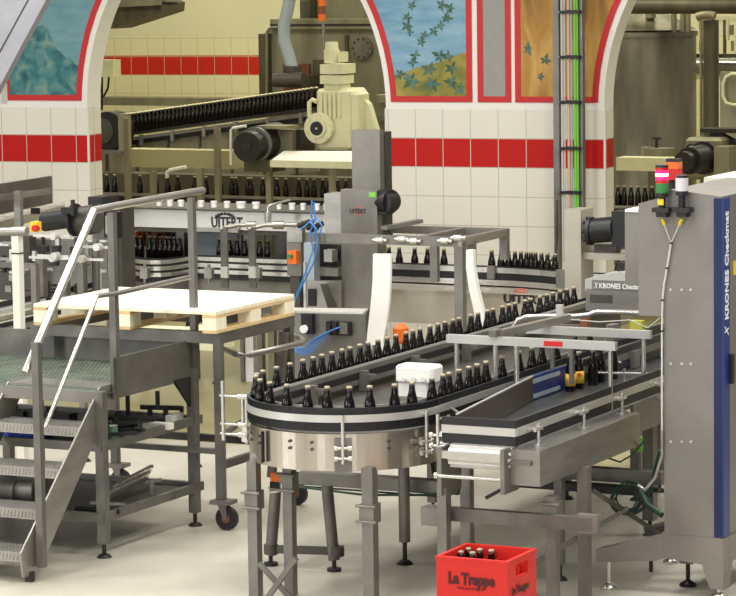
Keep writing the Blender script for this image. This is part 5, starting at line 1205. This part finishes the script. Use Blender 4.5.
# right arch
tk = thing('storage_tank', 'big cylindrical stainless tank behind the right arch', 'tank', onY(655, 180, 15))
YTk = 15.6; c0 = onY(648, 100, YTk); r_ = (onY(697, 100, YTk).x-c0.x)*.93
zt_ = onY(648, 37, YTk-.5).z; 
P(MB().cyl((c0.x, YTk, .3), (c0.x, YTk, zt_), r_, 48), 'tank_shell', 'tank', tk)
P(MB().cyl((c0.x, YTk, zt_), (c0.x, YTk, zt_+.05), r_+.02, 48), 'rim', 'tank', tk); P(MB().cyl((c0.x, YTk, zt_+.07), (c0.x, YTk, zt_+.28), r_, 48, .15), 'tank_top', 'olive_steel', tk)
for dx in (-.4, .4):
    for dy in (-.3, .3): P(MB().cyl((c0.x+dx, YTk+dy, 0), (c0.x+dx, YTk+dy, .35), .05, 10), 'leg', 'olive_dark', tk)
P(MB().tube([(c0.x+.15, YTk-.3, zt_+.2), (c0.x+.15, YTk-.3, zt_+.42), (c0.x+.5, YTk-.3, zt_+.45)], .06, 10), 'top_pipe', 'olive_steel', tk)
Yp = 15.0
tag(MB().cyl(onY(610, 6, Yp), onY(760, 6, Yp), .085, 16).build('overhead_pipe', 'olive_dark'), 'thick dark horizontal pipe across the top of the right arch', 'pipe')
tag(MB().cyl(onY(632, -3, Yp+.4), onY(760, -2, Yp+.4), .05, 12).build('overhead_pipe', 'olive_dark'), 'thinner dark pipe just above the thick one in the right arch', 'pipe')
for i, px in enumerate((674, 683, 688)): a = onY(px, 8, Yp+.3); tag(MB().cyl(a, (a.x, a.y, onY(px, 32, Yp+.3).z), .03, 10).build('drop_pipe', 'olive_steel'), 'thin vertical pipe dropping from the thick overhead pipe to the tank', 'pipe', 'drop pipes above the tank')
cl_ = thing('steel_mast', 'brownish vertical steel column right of the tank', 'column', onY(711, 130, 14.2))
a = onY(711, 20, 14.2); P(MB().cyl((a.x, a.y, 0), (a.x, a.y, a.z), .082, 16), 'column', 'olive_dark', cl_); P(MB().tube([onY(x, 18-3*math.sin((x-694)/26*PI), 14.1) for x in range(697, 717, 3)], .045, 10), 'elbow', 'olive_steel', cl_)
for px in (701, 704.5): q = onY(px, 20, 14.4); P(MB().cyl((q.x, q.y, 0), (q.x, q.y, q.z), .018, 8), 'thin_pipe', 'olive_steel', cl_)
tag(MB().cyl(onY(697, 67, 16.6), onY(760, 68, 16.6), .14, 20).build('polished_pipe', 'steel_bright'), 'polished horizontal steel pipe right of the tank', 'pipe')
tag(FB(696, 760, 54, 58, 16.3, .1).build('dark_rail', 'olive_dark'), 'dark horizontal rail above the polished pipe', 'rail')
pnl = thing('hatch_unit', 'olive steel panel with rounded hatch outline at the right edge', 'panel', onY(728, 100, 15.2))
P(FG(720, 770, 72, 15.2, .1), 'panel', 'olive_steel', pnl); P(MB().tube([onY(x, y, 15.15) for x, y in ((770, 74), (732, 74), (726, 77), (723, 84), (723, 96), (726, 103), (733, 105), (770, 105))], .02, 8), 'hatch_ring', 'cream', pnl)
ex = thing('valve_rack', 'cream-lit rack of small valves in the upper right corner', 'valve rack', onY(725, 40, 17)); P(FB(697, 760, 16, 22, 17, .1), 'rail', 'cream', ex)
for px, py in ((703, 24), (703, 46), (727, 30), (735, 46)): P(FB(px-4, px+4, py-5, py+5, 16.9, .1), 'valve', 'olive_steel', ex); P(FB(px-1, px+1, py-10, py+10, 16.85, .05), 'stem', 'cream', ex)
P(FB(723, 725, 20, 54, 16.9, .05), 'upright', 'olive_dark', ex)
mbx = thing('gear_housing', 'cream gearbox housing with black motor behind the stack lights', 'motor', onY(700, 160, 12.6))
o = P(FB(685, 721, 138, 180, 12.6, .35), 'gearbox', 'olive_steel', mbx); o.modifiers.new('b', 'BEVEL').width = .03
P(FB(714, 729, 147, 176, 12.4, .3), 'side_box', 'olive_steel', mbx); a = onY(683, 162, 12.0); b = onY(703, 158, 12.5)
P(MB().cyl(a, a+(b-a)*.3, .10, 20), 'fan_cover', 'black', mbx); P(MB().cyl(a+(b-a)*.3, b, .135, 22), 'motor_housing', 'dark', mbx); P(MB().cyl(b, b+(b-a)*.1, .165, 22), 'flange', 'black', mbx)
P(MB().tube([onY(691+4*math.cos(t*PI/6), 148+4*math.sin(t*PI/6), 12.5) for t in range(13)], .01, 6), 'lifting_eye', 'black', mbx)
P(FB(700, 745, 129, 133, 12.8, .3), 'shelf', 'dark', mbx); P(MB().bar(onY(712, 133, 12.9), onY(740, 148, 12.9), .1), 'dark_arm', 'black', mbx)
bs = thing('round_basin', 'low round steel valve with handle in front of the tank', 'valve', onY(660, 150, 13.6)); P(MB().cyl(onY(660, 157, 13.6), onY(660, 148, 13.6), .16, 24), 'basin', 'olive_steel', bs); P(FB(655, 657, 138, 148, 13.6, .03), 'stem', 'dark', bs); P(FB(652, 660, 137.5, 139.5, 13.6, .03), 'handle', 'dark', bs); P(FG(641, 648, 147, 13.6, .1), 'side_fitting', 'olive_steel', bs)
# amber light behind the stack lights
ab = onY(671, 178, 3.2); os_ = thing('amber_stack_light', 'orange and red stack light partly behind the lit red one', 'signal light', ab)
for i, (y0_, y1_, m, nm) in enumerate(((159, 162, 'dark', 'cap'), (162, 169, 'orange', 'orange_lens'), (169, 180, 'red', 'red_lens'))):
    P(FB(666, 678, y0_, y1_, 3.2, .08), nm, m, os_)
q = onY(672, 180, 3.24); P(MB().cyl((q.x, q.y, 1.2), (q.x, q.y, q.z), .02, 8), 'pole', 'dark', os_)

# diagonal duct upper left
dg = thing('diagonal_girder', 'broad lavender-grey sloping beam crossing the upper left corner', 'beam', onY(10, 30, 5))
YD = 6.0
P(MB().poly([onY(x, y, YD) for x, y in ((-220, 385), (-160, 385), (-60, 198), (-4, 93), (46, 0), (74, -53), (240, -365), (180, -365), (14, -53), (-60, 90))], (0, .08, 0)), 'beam', 'lavender', dg)
P(MB().poly([onY(x, y, YD-.004) for x, y in ((-60, 165), (-22, 93), (26, 5), (50, -40), (49, -40), (25, 4), (-23, 92), (-60, 162))], (0, .01, 0)), 'edge_line', 'steel_dark', dg)
tag(FB(-2, 1, 84, 104, 6.6, .1).build('corner_post', 'plaster'), 'thin white strip at the left edge of the picture beside the forest mural', 'strip')

# ================================================================== LIGHTS
def area(name, loc, sx, sy, power, col, rot=(0, 0, 0)):
    l = bpy.data.lights.new(name, 'AREA'); l.shape = 'RECTANGLE'; l.size = sx; l.size_y = sy; l.energy = power; l.color = col
    o = bpy.data.objects.new(name, l); COL.objects.link(o); o.location = loc; o.rotation_euler = rot; return o
def fixture(x, y, power, col, label, L_=2.4):
    t = thing('ceiling_lamp', label, 'ceiling lamp', (x, y, 6.1), 'ceiling lamps')
    area('lamp_light', (x, y, 6.02), 1.0, L_, power, col)
    P(MB().box(x-.5, x+.5, y-L_/2, y+L_/2, 6.05, 6.3), 'lamp_housing', 'white', t)
for x in (-7, -3, 1, 5):
    for y in (-6, -1, 4): fixture(x, y, 170, (1, .985, .95), 'long white ceiling lamp above the bottling hall')
for x in (-13, -9, -5, -1):
    for y in (13, 19): fixture(x, y, 135, (1, .95, .76), 'long yellowish ceiling lamp in the room behind the arches')
area('added_fill_light', (-12, -12, 3.5), 2.0, 4.0, 500, (.95, .97, 1), (R90, 0, -math.radians(35)))  # unseen fill panels added for steel highlights and brighter tiles, no real windows
area('added_fill_light', (9, -17.5, 3.6), 1.6, 4.0, 260, (.95, .97, 1), (R90, 0, math.radians(20)))
area('added_fill_light', (-1, -17.5, 3.2), 1.2, 4.5, 260, (.95, .97, 1), (R90, 0, 0))
wd = bpy.data.worlds.new('world'); SC.world = wd; wd.use_nodes = True; bg = wd.node_tree.nodes['Background']; bg.inputs[0].default_value = (.9, .93, 1, 1); bg.inputs[1].default_value = .22
SC.view_settings.view_transform = 'Standard'; SC.view_settings.look = 'None'; SC.view_settings.gamma = 1; SC.view_settings.exposure = -0.08
SC.view_settings.use_curve_mapping = False
print('bottles', NB[0])
